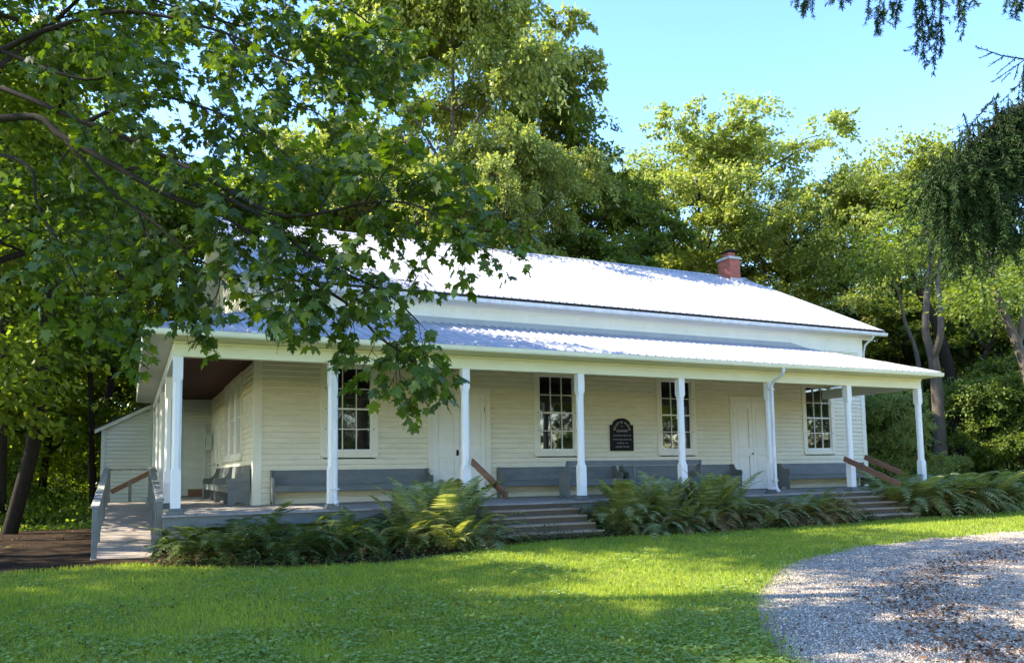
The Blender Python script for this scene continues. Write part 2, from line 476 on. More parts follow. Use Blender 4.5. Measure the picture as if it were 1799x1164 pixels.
b = MB(); b.box((WX1 - .05, WY + .02, 0), (WX1 - .002, YB, 5.1)); b.box((WX0 + .03, YB - .05, 0), (WX1 - .05, YB, 5.1))
b.prism([(WX1 - .05, WY + .05, 5.1), (WX1 - .05, YB - .05, 5.1), (WX1 - .05, 9.3, 7.95)], (.048, 0, 0))
b.build('rear_wall', 'siding', HOUSE)
b = MB(); b.box((WX0 - .03, WY - .032, 0), (WX0 + .16, WY + .16, 4.98)); b.build('corner_board', 'trim', HOUSE, .004)
b = MB(); b.box((WX1 - .16, WY - .032, 0), (WX1 + .02, WY + .14, 4.98)); b.build('corner_board', 'trim', HOUSE, .004)
b = MB(); b.box((WX0, WY, -.9), (WX1, YB, -.02)); b.build('foundation', 'stone', HOUSE)
# frieze and eave box of the main roof
b = MB()
b.box((WX0 - .03, WY - .045, 4.30), (WX1 + .02, WY - .033, 4.74))
b.build('frieze_board', 'trim', HOUSE)
b = MB()
prof = [(WY - .046, 4.74), (WY - .07, 4.80), (WY - .15, 4.86), (WY - .32, 4.90), (WY - .34, 4.90), (WY - .34, 4.985), (WY - .046, 4.985)]
b.prism([(1.36, y, z) for y, z in prof], (21.36 - 1.36, 0, 0)); b.build('cornice', 'post', HOUSE)
b = MB(); gp = [(2.985, 4.84), (3.06, 4.84), (3.06, 4.965), (3.052, 4.965), (3.052, 4.852), (2.975, 4.852), (2.958, 4.945), (2.942, 4.945), (2.955, 4.87)]
b.prism([(1.30, y, z) for y, z in gp], (20.3, 0, 0)); b.build('gutter', 'duct', HOUSE)


def ribbed(mb, A, B, up, vmax, pitch=.228, rib=.030, rw=.024, thick=.012):
    """sheet metal from eave line A-B rising by vector up; vmax(s) = share of the rise reached at length s"""
    A = np.array(A, float); B = np.array(B, float); up = np.array(up, float); L = np.linalg.norm(B - A); e = (B - A) / L
    nrm = np.cross(e, up); nrm /= np.linalg.norm(nrm)
    if nrm[2] < 0: nrm = -nrm
    st = []; s = pitch * .3
    st.append((0, 0))
    while s < L - rw * 2:
        st += [(s - rw, 0), (s - rw * .45, rib), (s + rw * .45, rib), (s + rw, 0)]
        q = s + pitch / 2
        if q < L: st += [(q - .012, 0), (q, .006), (q + .012, 0)]
        s += pitch
    st.append((L, 0)); st.sort()
    V = []; F = []
    for s_, h in st:
        vm = max(0.0, min(1.0, vmax(s_)))
        p0 = A + e * s_ + nrm * h; p1 = A + e * s_ + up * vm + nrm * h
        V += [p0, p1, p0 - nrm * (h + thick), p1 - nrm * (h + thick)]
    for i in range(len(st) - 1):
        a = 4 * i; c = a + 4
        F += [(a, c, c + 1, a + 1), (a + 2, a + 3, c + 3, c + 2), (a, a + 2, c + 2, c), (a + 1, c + 1, c + 3, a + 3)]
    return mb.add(V, F)


EYM, EZM, RYM = 2.95, 5.02, 9.3
RZM = EZM + (RYM - EYM) * rise
ribbed(MB(), (1.30, EYM, EZM), (21.45, EYM, EZM), (0, RYM - EYM, RZM - EZM), lambda s: 1).build('main_roof', 'roof', HOUSE)
ribbed(MB(), (1.30, 2 * RYM - EYM, EZM), (21.45, 2 * RYM - EYM, EZM), (0, EYM - RYM, RZM - EZM), lambda s: 1, pitch=.6).build('main_roof', 'roof', HOUSE)
b = MB(); b.prism([(1.28, RYM - .16, RZM - .055), (1.28, RYM, RZM + .045), (1.28, RYM + .16, RZM - .055), (1.28, RYM, RZM + .03)], (20.19, 0, 0)); b.build('ridge_cap', 'roof', HOUSE)
b = MB(); b.box((1.31, EYM - .016, EZM - .040), (21.44, EYM + .06, EZM - .013)); b.build('eave_closure', 'dark', HOUSE)
for X0, X1 in ((1.30, 1.335), (21.415, 21.45)):
    b = MB()
    for sg in (-1, 1):
        y0, y1 = RYM + sg * (RYM - EYM), RYM
        b.prism([(X0, y0, EZM - .02), (X0, y1, RZM - .02), (X0, y1, RZM - .20), (X0, y0, EZM - .15)], (X1 - X0, 0, 0))
    b.build('rake_board', 'post', HOUSE)
# sloping soffits under the gable overhangs
for X0, X1 in ((1.336, WX0 - .031), (WX1 + .021, 21.414)):
    b = MB()
    for sg in (-1, 1):
        y0, y1 = RYM + sg * (RYM - EYM - .03), RYM
        b.prism([(X0, y0, EZM - .10), (X0, y1, RZM - .13), (X0, y1, RZM - .15), (X0, y0, EZM - .12)], (X1 - X0, 0, 0))
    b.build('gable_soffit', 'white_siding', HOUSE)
# eave brackets of downpipes at the main roof corners
b = MB(); b.tube([(21.05, 3.02, 4.87), (21.05, 3.08, 4.80), (20.95, 3.32, 4.56), (20.93, 3.38, 4.30), (20.93, 3.38, 4.0)], .035, 8); b.build('downspout', 'duct', HOUSE, smooth=True)
b = MB(); b.tube([(1.62, 3.02, 4.88), (1.62, 3.06, 4.82), (1.66, 3.14, 4.60), (1.68, 3.18, 4.28)], .032, 8); b.build('downspout', 'duct', HOUSE, smooth=True)

# porch roof: front, left and right slopes
PE, PZ, PT = -.45, 3.16, 4.34
XL, XR = -.45, 19.42
F1 = (0, WY - .02 - PE, PT - PZ)
LF = XR - XL
ribbed(MB(), (XL, PE, PZ), (XR, PE, PZ), F1, lambda s: min(1, s / (WX0 - XL), (LF - s) / 1.12)).build('porch_roof', 'roof', HOUSE)
ribbed(MB(), (XL, PE, PZ - .002), (XL, 13.5, PZ - .002), (WX0 - XL - .01, 0, PT - PZ), lambda s: min(1, s / (WY - PE))).build('porch_roof', 'roof', HOUSE)
ribbed(MB(), (XR, PE, PZ - .002), (XR, WY, PZ - .002), (-1.12, 0, PT - PZ), lambda s: s / (WY - PE)).build('porch_roof', 'roof', HOUSE)
b = MB(); b.bar((XL, PE, PZ + .018), (WX0, WY - .02, PT + .022), .10, .012); b.build('hip_cap', 'roof', HOUSE); b = MB(); b.bar((XR, PE, PZ + .018), (XR - 1.12, WY - .02, PT + .022), .10, .012)
b.build('hip_cap', 'roof', HOUSE)
b = MB(); b.prism([(WX0 + .2, WY - .048, PT - .05), (WX0 + .2, WY - .048, PT + .14), (17.75, WY - .048, PT + .14), (18.35, WY - .048, PT + .02), (18.35, WY - .048, PT - .05)], (0, -.02, 0)); b.build('wall_flashing', 'apron', HOUSE)
b = MB(); b.box((XL + .01, PE + .02, PZ - .035), (XR - .01, PE + .06, PZ - .013)); b.build('eave_closure', 'dark', HOUSE)
# porch beam, soffit, gutter
BZ0, BZ1 = 2.75, 3.02
b = MB(); b.box((0, -.002, BZ0), (19.145, .16, BZ1)); b.build('porch_beam', 'beam', HOUSE, .005)
b = MB(); b.box((18.985, .162, BZ0), (19.145, WY - .03, BZ1)); b.build('porch_beam', 'post', HOUSE, .005)
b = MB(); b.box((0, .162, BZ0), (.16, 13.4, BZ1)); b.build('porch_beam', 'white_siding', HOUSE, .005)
b = MB(); b.prism([(-.38, -.38, 3.05), (19.38, -.38, 3.05), (19.20, -.004, 3.021), (-.004, -.004, 3.021)], (0, 0, .03)); b.build('porch_soffit', 'beam', HOUSE)
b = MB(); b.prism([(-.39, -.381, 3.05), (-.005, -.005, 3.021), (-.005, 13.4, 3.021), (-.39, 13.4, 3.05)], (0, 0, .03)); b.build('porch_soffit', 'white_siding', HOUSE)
b = MB(); b.prism([(19.39, -.381, 3.05), (19.39, 3.3, 3.05), (19.15, 3.3, 3.021), (19.15, -.005, 3.021)], (0, 0, .03)); b.build('porch_soffit', 'beam', HOUSE)
b = MB(); b.prism([(-.005, -.03, 2.985), (19.15, -.03, 2.985), (19.15, -.005, 2.96), (-.005, -.005, 2.96)], (0, 0, .03)); b.build('bed_moulding', 'beam', HOUSE)
gq = [(-.385, 3.045), (-.385, 3.145), (-.393, 3.145), (-.393, 3.056), (-.47, 3.056), (-.49, 3.145), (-.505, 3.145), (-.495, 3.075), (-.475, 3.045)]
b = MB(); b.prism([(-.47, y, z) for y, z in gq], (19.92, 0, 0)); b.build('gutter', 'beam', HOUSE)
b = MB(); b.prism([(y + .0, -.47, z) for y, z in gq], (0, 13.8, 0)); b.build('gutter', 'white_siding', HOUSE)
# ceilings
b = MB()
for k in range(14): b.box((.162 + .12 * k, .16, 3.205), (.162 + .12 * k + .116, 13.45, 3.225))
b.build('side_porch_ceiling', 'ceiling', HOUSE)
b = MB()
for k in range(26): b.box((WX0 + .16, .17 + .124 * k, 3.235), (18.98, .17 + .124 * k + .120, 3.25))
b.build('front_porch_ceiling', 'ceiling', HOUSE)

# posts
PW = .163


def post(x, y, z0=.11, z1=BZ0, base=True):
    o = MB()
    h = PW / 2; c = .045
    cxy = (x + h, y + h)

    def ring(z, ch):
        q = h - .0; cc = max(ch, .0015); d = .012 if ch > .01 else 0
        r = [(-q + cc, -q + 0), (q - cc, -q), (q, -q + cc), (q, q - cc), (q - cc, q), (-q + cc, q), (-q, q - cc), (-q, -q + cc)]
        return [(cxy[0] + a * (1 - d * 6), cxy[1] + b_ * (1 - d * 6), z) for a, b_ in r]
    lv = [(z0, 0), (z0 + .62, 0), (z0 + .70, c), (z1 - .46, c), (z1 - .38, 0), (z1, 0)]
    V = []; F = []
    for z, ch in lv: V += ring(z, ch)
    for i in range(len(lv) - 1):
        for j in range(8): F.append((i * 8 + j, i * 8 + (j + 1) % 8, i * 8 + 8 + (j + 1) % 8, i * 8 + 8 + j))
    F += [tuple(range(8))[::-1], tuple(range(len(lv) * 8 - 8, len(lv) * 8))]
    p_ = o.add(V, F).build('porch_post', 'post', HOUSE)
    if base:
        q = MB(); q.box((x - .06, y - .06, 0), (x + PW + .06, y + PW + .06, .06)); q.box((x - .03, y - .03, .06), (x + PW + .03, y + PW + .03, z0 - .001))
        k = q.build('post_base', 'grey', None, .006); k.parent = p_; k.matrix_parent_inverse = p_.matrix_parent_inverse
        k.matrix_parent_inverse = Matrix()
    return p_


bpy.context.view_layer.update()
for i in range(8): post(2.714 * i + (.0 if i < 7 else -.0), 0)
for y in (3.2, 6.4, 9.6, 12.9): post(0, y)

# deck
b = MB(); x = -.13
k = 0
while x < 19.28:
    w_ = .135; b.box((x, -.13 - .008 * random.random(), -.035), (x + w_ - .005, WY, 0 - .002 * random.random())); x += w_
b.build('deck_boards', 'deck', HOUSE)
b = MB(); y = WY + .004
while y < 13.5:
    b.box((-.13, y, -.035), (WX0 - .03, y + .130, 0)); y += .135
b.build('deck_boards', 'deck', HOUSE)
b = MB(); b.box((-.105, -.10, -.235), (19.25, -.06, -.036)); b.box((-.105, -.059, -.235), (-.065, 6.2, -.036)); b.box((19.21, -.059, -.235), (19.25, WY, -.036)); b.build('deck_fascia', 'grey', HOUSE, .004)
b = MB()
for x in (0.0, 5.4, 8.1, 10.85, 13.5, 16.2, 18.7):
    b.box((x, .0, -.95), (x + .42, .36, -.237))
b.build('deck_pier', 'stone', HOUSE, .01)


def frame_parts(parent, put, a, b_, z0, z1, cols=3, rows=4, glassm='glass', trimm='trim', hw=True, pinned=True):
    """window: put(u0,u1,w0,w1,z0,z1) makes a box; w is depth outwards from the wall plane"""
    f = MB(); put(f, a, a + TW, -.02, .045, z0, z1); put(f, b_ - TW, b_, -.02, .045, z0, z1)
    put(f, a + TW, b_ - TW, -.02, .046, z1 - .12, z1); put(f, a - .0, b_ + .0, -.02, .062, z0 - .001, z0 + .05)
    put(f, a + TW, b_ - TW, -.02, .040, z0 + .05, z0 + TW)
    win = f.build('window', trimm, parent, .003)
    ga, gb, gc, gd = a + TW, b_ - TW, z0 + TW, z1 - .12
    s_ = MB(); e = .035
    for (p0, p1, q0, q1) in ((ga, ga + e, gc, gd), (gb - e, gb, gc, gd), (ga + e, gb - e, gc, gc + e), (ga + e, gb - e, gd - e, gd)): put(s_, p0, p1, -.03, .012, q0, q1)
    iw = (gb - ga - 2 * e); ih = gd - gc - 2 * e
    for k in range(1, cols): u = ga + e + iw * k / cols; put(s_, u - .009, u + .009, -.028, .008, gc + e, gd - e)
    for k in range(1, rows):
        zz = gc + e + ih * k / rows; h = .02 if k == rows // 2 else .009
        put(s_, ga + e, gb - e, -.026, .010 if k == rows // 2 else .006, zz - h, zz + h)
    sash = s_.build('sash', 'post', None); sash.parent = win
    g_ = MB(); put(g_, ga + .002, gb - .002, -.035, -.027, gc, gd); gl = g_.build('glass', glassm, None); gl.parent = win
    if pinned:
        n_ = MB()
        for k in (1, 2, 3):
            zz = gc + e + ih * k / rows
            for u in (a + TW * .72, b_ - TW * .72): put(n_, u - .016, u + .016, .045, .058, zz - .008, zz + .008)
        q = n_.build('shutter_pins', 'black', None); q.parent = win
    return win


def put_front(mb, u0, u1, w0, w1, z0, z1): mb.box((u0, WY - w1, z0), (u1, WY - w0, z1))
def put_side(mb, u0, u1, w0, w1, z0, z1): mb.box((WX0 - w1, u0, z0), (WX0 - w0, u1, z1))


for a, b_ in WIN: frame_parts(HOUSE, put_front, a, b_, ZS, ZT)
for a, b_ in SW: frame_parts(HOUSE, put_side, a, b_, ZS, 3.20, glassm='curtain', pinned=False)

for n, (a, b_) in enumerate(DOOR):
    f = MB(); put_front(f, a, a + .14, -.02, .05, 0, 2.73); put_front(f, b_ - .14, b_, -.02, .05, 0, 2.73); put_front(f, a + .14, b_ - .14, -.02, .051, 2.59, 2.73)
    put_front(f, a - .02, b_ + .02, -.02, .07, 2.731, 2.755)
    fr = f.build('door_frame', 'trim', HOUSE, .003)
    mid = .5 * (a + b_)
    for s0, s1 in ((a + .142, mid - .003), (mid + .003, b_ - .142)):
        d_ = MB(); put_front(d_, s0, s1, -.03, .0, .02, 2.588)
        st = .13
        for p0, p1, q0, q1 in ((s0, s0 + st, .02, 2.588), (s1 - st, s1, .02, 2.588), (s0 + st, s1 - st, 2.40, 2.588), (s0 + st, s1 - st, 1.0, 1.30 if n == 0 else 1.22), (s0 + st, s1 - st, .02, .26)):
            put_front(d_, p0, p1, .0, .034, q0, q1)
        for q0, q1 in ((1.30 if n == 0 else 1.22, 2.40), (.26, 1.0)):
            put_front(d_, s0 + st + .03, s1 - st - .03, .0, .010, q0 + .03, q1 - .03)
        dr_ = d_.build('door', 'door', None, .003); dr_.parent = fr
        h_ = MB(); hx = s0 + .01 if s0 < mid else s1 - .01
        put_front(h_, hx - .012, hx + .012, .022, .034, 2.14, 2.28); put_front(h_, hx - .012, hx + .012, .022, .034, .3, .42)
        q = h_.build('hinge', 'black', None); q.parent = dr_
        if s0 < mid:
            h_ = MB()
            if n == 0: put_front(h_, s1 - .085, s1 - .03, .022, .05, 1.06, 1.20); h_.tube([(s1 - .057, WY - .05, 1.13), (s1 - .057, WY - .09, 1.13)], [.016, .024], 10)
            else: h_.tube([(s1 - .045, WY - .02, 1.06), (s1 - .045, WY - .075, 1.06)], [.014, .024], 10); put_front(h_, s1 - .058, s1 - .032, .022, .03, .90, .97)
            q = h_.build('door_knob', 'black', None); q.parent = dr_
# side door
f = MB(); put_side(f, 10.43, 10.57, -.02, .05, 0, 2.66); put_side(f, 11.53, 11.67, -.02, .05, 0, 2.66); put_side(f, 10.57, 11.53, -.02, .051, 2.53, 2.66)
fr = f.build('door_frame', 'trim', HOUSE, .003)
d_ = MB(); put_side(d_, 10.572, 11.528, -.03, .01, .02, 2.528)
for q0, q1 in ((.3, 1.0), (1.3, 2.35)):
    for u0 in (10.68, 11.09): put_side(d_, u0, u0 + .33, .01, .02, q0, q1)
dr_ = d_.build('door', 'trim', None); dr_.parent = fr
h_ = MB(); h_.tube([(WX0 - .02, 10.65, .98), (WX0 - .09, 10.65, .98)], [.015, .03], 10); q = h_.build('door_knob', 'black', None); q.parent = dr_

# downspouts on the porch posts
for x, z0 in ((2.86, .14), (13.66, .1)):
    b = MB()
    P_ = [(x, -.45, 3.05), (x, -.45, 2.98), (x, -.42, 2.92), (x - .03, -.13, 2.76), (x - .03, -.055, 2.66), (x - .03, -.052, 1.4), (x - .03, -.052, z0 + .12), (x - .03, -.09, z0 + .02), (x - .03, -.17, z0 - .05)]
    b.tube(P_, .042, 8)
    o = b.build('downspout', 'duct', HOUSE)
    q = MB()
    for zz in (2.55, z0 + .22): q.box((x - .095, -.098, zz), (x + .035, -.004, zz + .025))
    k = q.build('pipe_strap', 'duct', None); k.parent = o

# chimney
CH = thing('chimney', 'red brick chimney with a dark cap rising through the ridge of the metal roof', 'chimney', (20.42, 9.1, 8.0)) if False else None
b = MB(); b.box((20.16, 8.72, 7.6), (20.68, 9.38, 8.73)); ch = b.build('chimney', 'brick', HOUSE)
b = MB(); b.box((20.10, 8.66, 8.731), (20.74, 9.44, 8.80)); b.box((20.13, 8.69, 8.801), (20.71, 9.41, 8.84)); q = b.build('chimney_crown', 'apron', None, .01); q.parent = ch
b = MB(); b.box((20.24, 8.84, 8.841), (20.56, 9.2, 9.03)); q = b.build('flue', 'brick', None); q.parent = ch
b = MB(); b.prism([(20.14, 8.74, 9.07), (20.66, 8.74, 9.07), (20.46, 8.90, 9.17), (20.34, 8.90, 9.17)], (0, .01, 0))
b.add([(20.12, 8.72, 9.06), (20.68, 8.72, 9.06), (20.68, 9.32, 9.06), (20.12, 9.32, 9.06), (20.40, 9.02, 9.19)], [(0, 1, 4), (1, 2, 4), (2, 3, 4), (3, 0, 4), (3, 2, 1, 0)])
for xx, yy in ((20.26, 8.86), (20.54, 8.86), (20.26, 9.18), (20.54, 9.18)): b.bar((xx, yy, 9.03), (xx, yy, 9.07), .015, .015, (1, 0, 0))
q = b.build('flue_cap', 'black', None); q.parent = ch
b = MB(); b.box((20.13, 8.60, 7.80), (20.71, 8.719, 7.95)); q = b.build('chimney_flashing', 'roof', None); q.parent = ch

# rear room of the side porch: wall with a door between the porch and the lean-to
SHED = thing('lean_to_shed', 'white clapboard lean-to shed with a sloping roof behind the wheelchair ramp', 'shed', (-.6, 15, -.6))
clap(MB(), 1, 13.5, -1, -1.42, -.02, -.25, 3.0, top=lambda z: (-1.42, -.02) if z < 2.2 else (max(-1.42, -1.42 + (z - 2.28) / .55), -.02)).build('shed_wall', 'white_siding', SHED)
clap(MB(), 0, -1.44, -1, 13.52, 17.2, -.25, 2.15).build('shed_wall', 'white_siding', SHED)
b = MB(); b.box((-1.47, 13.45, -.25), (-1.36, 13.5, 2.25)); b.box((-.10, 13.44, 0), (-.0, 13.5, 3.0)); b.build('corner_board', 'white_siding', SHED)
b = MB(); b.prism([(-1.70, 13.30, 2.16), (.10, 13.30, 3.10), (.10, 13.30, 3.14), (-1.70, 13.30, 2.20)], (0, 4.2, 0)); b.build('roof', 'dark', SHED)
b = MB(); b.prism([(-1.66, 13.34, 2.05), (.0, 13.34, 2.92), (.0, 13.34, 3.04), (-1.66, 13.34, 2.17)], (0, .04, 0)); b.build('rake_board', 'white_siding', SHED)
b = MB(); b.box((-1.40, 13.53, -.9), (1.8, 17.1, -.26)); b.build('shed_base', 'stone', SHED)
b = MB(); b.box((-1.40, 13.53, -.25), (-.02, 17.1, 2.1)); b.build('shed_core', 'white_siding', SHED)
clap(MB(), 1, 13.5, -1, .0, WX0 - .03, 0, 3.2, [(.32, 1.62, -.1, 2.36)]).build('porch_end_wall', 'white_siding', HOUSE)
b = MB(); b.box((.30, 13.44, 0), (.42, 13.5, 2.45)); b.box((1.52, 13.44, 0), (1.64, 13.5, 2.45)); b.box((.42, 13.44, 2.33), (1.52, 13.5, 2.45)); fr = b.build('door_frame', 'white_siding', HOUSE, .003)
b = MB(); b.box((.422, 13.47, .02), (1.518, 13.52, 2.328))
for u0 in (.53, 1.02):
    b.box((u0, 13.452, .25), (u0 + .38, 13.47, .95)); b.box((u0, 13.452, 1.25), (u0 + .38, 13.47, 2.2))
dr_ = b.build('door', 'white_siding', None, .004); dr_.parent = fr
b = MB(); b.tube([(.50, 13.47, 1.05), (.50, 13.40, 1.05)], [.014, .028], 8); q = b.build('door_knob', 'black', None); q.parent = dr_
b = MB(); b.box((1.60, 12.95, 1.50), (1.79, 13.42, 2.02)); o = b.build('wall_cabinet', 'white_siding', HOUSE, .006)
b = MB(); b.box((1.595, 13.0, 1.62), (1.599, 13.12, 1.92)); q = b.build('vent_grille', 'black', None); q.parent = o


# ------------------------------------------------------------------ sign
SG = thing('plaque', 'black arched wall plaque lettered SOCIETY OF FRIENDS between two porch windows', 'plaque', (11.45, WY - .05, 1.16))
prof = [(11.08, 1.16), (11.82, 1.16), (11.82, 1.865)]
sx0, sr = 11.45, .30
prof += [(sx0 + .31, 1.865)] + [(sx0 + .29 * math.cos(a), 1.85 + .20 * math.sin(a)) for a in np.linspace(.12, math.pi - .12, 17)] + [(sx0 - .31, 1.865), (11.08, 1.865)]
b = MB(); b.prism([(x, WY - .024, z) for x, z in prof], (0, -.045, 0)); b.build('board', 'black', SG, .004)


def words(txt, size, cx_, cz, rot=0, parent=None):
    cu = bpy.data.curves.new('lettering', 'FONT'); cu.body = txt; cu.size = size; cu.align_x = 'CENTER'; cu.align_y = 'CENTER'; cu.extrude = .0015
    o = bpy.data.objects.new('lettering', cu); COL.objects.link(o)
    o.matrix_world = Matrix.Translation((cx_, WY - .0715, cz)) @ Matrix.Rotation(math.pi / 2, 4, 'X') @ Matrix.Rotation(rot, 4, 'Z')
    return o


objs = []
arc = 'SOCIETY OF FRIENDS'
for i, ch_ in enumerate(arc):
    if ch_ == ' ': continue
    a = math.radians(165 - 150 * i / (len(arc) - 1))
    objs.append(words(ch_, .085, sx0 + .255 * math.cos(a), 1.66 + .275 * math.sin(a), a - math.pi / 2))
objs += [words('OR', .045, sx0, 1.83), words('QUAKERS', .082, sx0, 1.70), words('ESTABLISHED IN SPARTA  1819', .042, sx0, 1.575), words('MEETINGHOUSE  ERECTED  1865', .041, sx0, 1.465), words('MEETING AT 11 AM', .040, sx0, 1.37), words('EVERYONE  WELCOME', .042, sx0, 1.27)]
bpy.context.view_layer.update()
V = []; F = []
dg = bpy.context.evaluated_depsgraph_get()
for o in objs:
    me = bpy.data.meshes.new_from_object(o.evaluated_get(dg)); n0 = len(V)
    V += [tuple(o.matrix_world @ v_.co) for v_ in me.vertices]; F += [tuple(i + n0 for i in p_.vertices) for p_ in me.polygons]
    bpy.data.meshes.remove(me)
for o in objs: bpy.data.objects.remove(o)
b = MB(); b.v = V; b.f = F; b.build('lettering', 'letters', SG)


# ------------------------------------------------------------------ benches
def end_panel(mb, org, ax, dep, th, h, d=.50):
    """solid bench end with a curved arm; ax = along the bench, dep = from back to front"""
    pr = [(0, 0), (.10, 0), (.13, .05), (.22, .085), (.31, .05), (.34, 0), (d - .04, 0), (d - .03, .42), (d, .50), (d - .01, .565), (d - .05, .595), (.30, .60), (.23, .63), (.18, .69), (.15, .77), (.13, h - .03), (.10, h), (.0, h)]
    o = Vector(org); ax = Vector(ax); dep = Vector(dep)
    return mb.prism([o + dep * a + Vector((0, 0, z)) for a, z in pr], ax * th)


def bench(label, org, ax, dep, L, h=.76, group=None, open_back=False, mids=0):
    o = Vector(org); ax = Vector(ax); dep = Vector(dep); Z = Vector((0, 0, 1))
    T = thing('bench', label, 'bench', tuple(o + ax * L / 2 + dep * .25), group)

    def slab(p, q, wvec, hvec, nm, m='grey'):
        b_ = MB(); P = [Vector(p), Vector(p) + wvec, Vector(p) + wvec + hvec, Vector(p) + hvec]
        b_.prism(P, Vector(q) - Vector(p)); return b_.build(nm, m, T, .004)
    for s in (0, L - .034):
        b_ = MB(); end_panel(b_, o + ax * s, ax, dep, .034, h); b_.build('end_panel', 'grey', T, .004)
    for k in range(mids):
        b_ = MB(); s = L * (k + 1) / (mids + 1)
        b_.prism([o + ax * s + dep * a + Z * z for a, z in ((.06, 0), (.40, 0), (.42, .395), (.06, .395))], ax * .03); b_.build('support', 'grey', T)
    a0, a1 = o + ax * .036, o + ax * (L - .036)
    slab(a0 + dep * .05 + Z * .40, a1 + dep * .05 + Z * .40, dep * .43, Z * .028, 'seat')
    slab(a0 + dep * .445 + Z * .285, a1 + dep * .445 + Z * .285, dep * .022, Z * .112, 'apron')
    if open_back:
        slab(a0 + dep * .035 + Z * (h - .12), a1 + dep * .035 + Z * (h - .12), dep * .03, Z * .12, 'back_rail')
        slab(a0 + dep * .075 + Z * .30, a1 + dep * .075 + Z * .30, dep * .025, Z * .12, 'back_rail')
        b_ = MB(); q = o + ax * (L * .47) + dep * .02
        for s in (0,): b_.prism([q + ax * s, q + ax * (s + .06), q + ax * (s + .06) + dep * .04, q + ax * s + dep * .04], Z * (h - .125))
        b_.build('stile', 'grey', T)
    else:
        slab(a0 + dep * .07 + Z * .43, a1 + dep * .07 + Z * .43, dep * .022, (h - .43 - .005) * Z - dep * .045, 'backrest')
    return T


AX, DY = (1, 0, 0), (0, -1, 0)
bench('longest grey bench against the wall left of the first double door', (2.17, WY - .05, 0), AX, DY, 3.66)
bench('short grey bench right of the first double door, under a window', (7.68, WY - .05, 0), AX, DY, 3.46)
bench('grey bench between the plaque and the second double door', (11.34, WY - .05, 0), AX, DY, 3.85)
bench('grey bench at the right end of the porch behind the last posts', (16.98, WY - .05, 0), AX, DY, 3.5)
bench('grey open-backed bench turned with its back to the steps', (8.40, .95, 0), AX, (0, 1, 0), 3.80, .87, open_back=True)
bench('grey bench along the side wall just round the corner, nearest the front', (WX0 - .05, 3.60, 0), (0, 1, 0), (-1, 0, 0), 3.0, .88, mids=1)
bench('grey bench along the side wall, farther back in the side porch', (WX0 - .05, 6.75, 0), (0, 1, 0), (-1, 0, 0), 3.2, .88, mids=1)

# ------------------------------------------------------------------ steps, rails, ramp
def steps(label, x0, x1, rails, low=0):
    T = thing('porch_steps', label, 'steps', ((x0 + x1) / 2, -.8, -.67))
    zs = [-.125, -.255, -.39, -.525]
    for i, z in enumerate(zs):
        y1 = -.135 - .30 * i; y0 = y1 - .31; e = .02 * i
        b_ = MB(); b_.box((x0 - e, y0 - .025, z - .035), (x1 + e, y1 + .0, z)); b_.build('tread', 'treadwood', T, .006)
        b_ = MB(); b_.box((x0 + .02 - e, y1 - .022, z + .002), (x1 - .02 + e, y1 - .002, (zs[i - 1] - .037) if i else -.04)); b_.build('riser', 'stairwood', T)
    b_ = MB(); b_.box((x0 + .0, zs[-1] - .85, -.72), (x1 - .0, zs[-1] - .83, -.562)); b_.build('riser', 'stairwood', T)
    for xr in (x0 + .03, x1 - .07):
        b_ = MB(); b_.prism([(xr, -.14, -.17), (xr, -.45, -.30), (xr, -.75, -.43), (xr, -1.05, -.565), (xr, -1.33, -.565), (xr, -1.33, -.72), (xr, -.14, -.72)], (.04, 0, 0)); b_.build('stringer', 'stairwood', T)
    for (x, ya, za, yb, zb, px_) in rails:
        b_ = MB(); b_.bar((x, ya, za), (x, yb, zb), .045, .135); r = b_.build('handrail', 'brownrail', T, .006)
    return T


steps('wide brown steps between the ferns, below the first double door', 5.70, 7.82, [(5.63, .02, .86, -1.62, .20, 0)])
steps('brown steps at the right end of the porch with two handrails', 15.15, 16.98, [(16.05, .0, .84, -1.62, .19, 0), (17.06, .22, .88, -.86, .46, 0)])

RP = thing('access_ramp', 'grey wooden wheelchair ramp with plank deck and two railings at the left porch end', 'ramp', (-.65, 3, -.6))
RY0, RZ0, RY1 = -.50, -.64, 6.4
RL = lambda y: RZ0 + (0 - RZ0) * min(1, (y - RY0) / (RY1 - RY0))
b = MB(); y = RY0
while y < 8.9:
    b.bar((-1.18, y + .065, RL(y + .065) - .018), (-.135, y + .065, RL(y + .065) - .018), .128, .032, (0, -(RL(y + .13) - RL(y)) / .13, 1)); y += .135
b.build('ramp_planks', 'rampwood', RP)
for x in (-1.19, -.16):
    b = MB(); b.prism([(x, RY0 + .02, RZ0 - .06), (x, RY0 + .02, RZ0 - .037), (x, RY1, -.037), (x, 8.9, -.037), (x, 8.9, -.22), (x, RY1, -.22)], (.035, 0, 0)); b.build('ramp_joist', 'grey', RP)
RT_ = lambda y: np.interp(y, [-.42, 1.2, 6.4, 8.8], [.17, .32, .86, .90])
for x, ya in ((-1.13, -.42), (-.155, .15)):
    b = MB(); ys_ = [ya, 1.2, 3.9, 6.3]
    rail = MB()
    for i in range(3): rail.bar((x, ys_[i] - .03, RT_(ys_[i]) + .02), (x, ys_[i + 1] + .03, RT_(ys_[i + 1]) + .02), .125, .038)
    rl = rail.build('top_rail', 'railcap', RP, .005)
    for i, yy in enumerate(ys_):
        b = MB(); b.box((x - .04, yy - .04, RL(yy) - .12), (x + .04, yy + .04, RT_(yy) - .003)); b.build('rail_post', 'grey', RP, .004)
    for yy in np.arange(ya + .35, 6.2, .42):
        if min(abs(yy - q) for q in ys_) > .12: MB().box((x - .018, yy - .018, RL(yy) + .02), (x + .018, yy + .018, RT_(yy))).build('baluster', 'grey', RP)
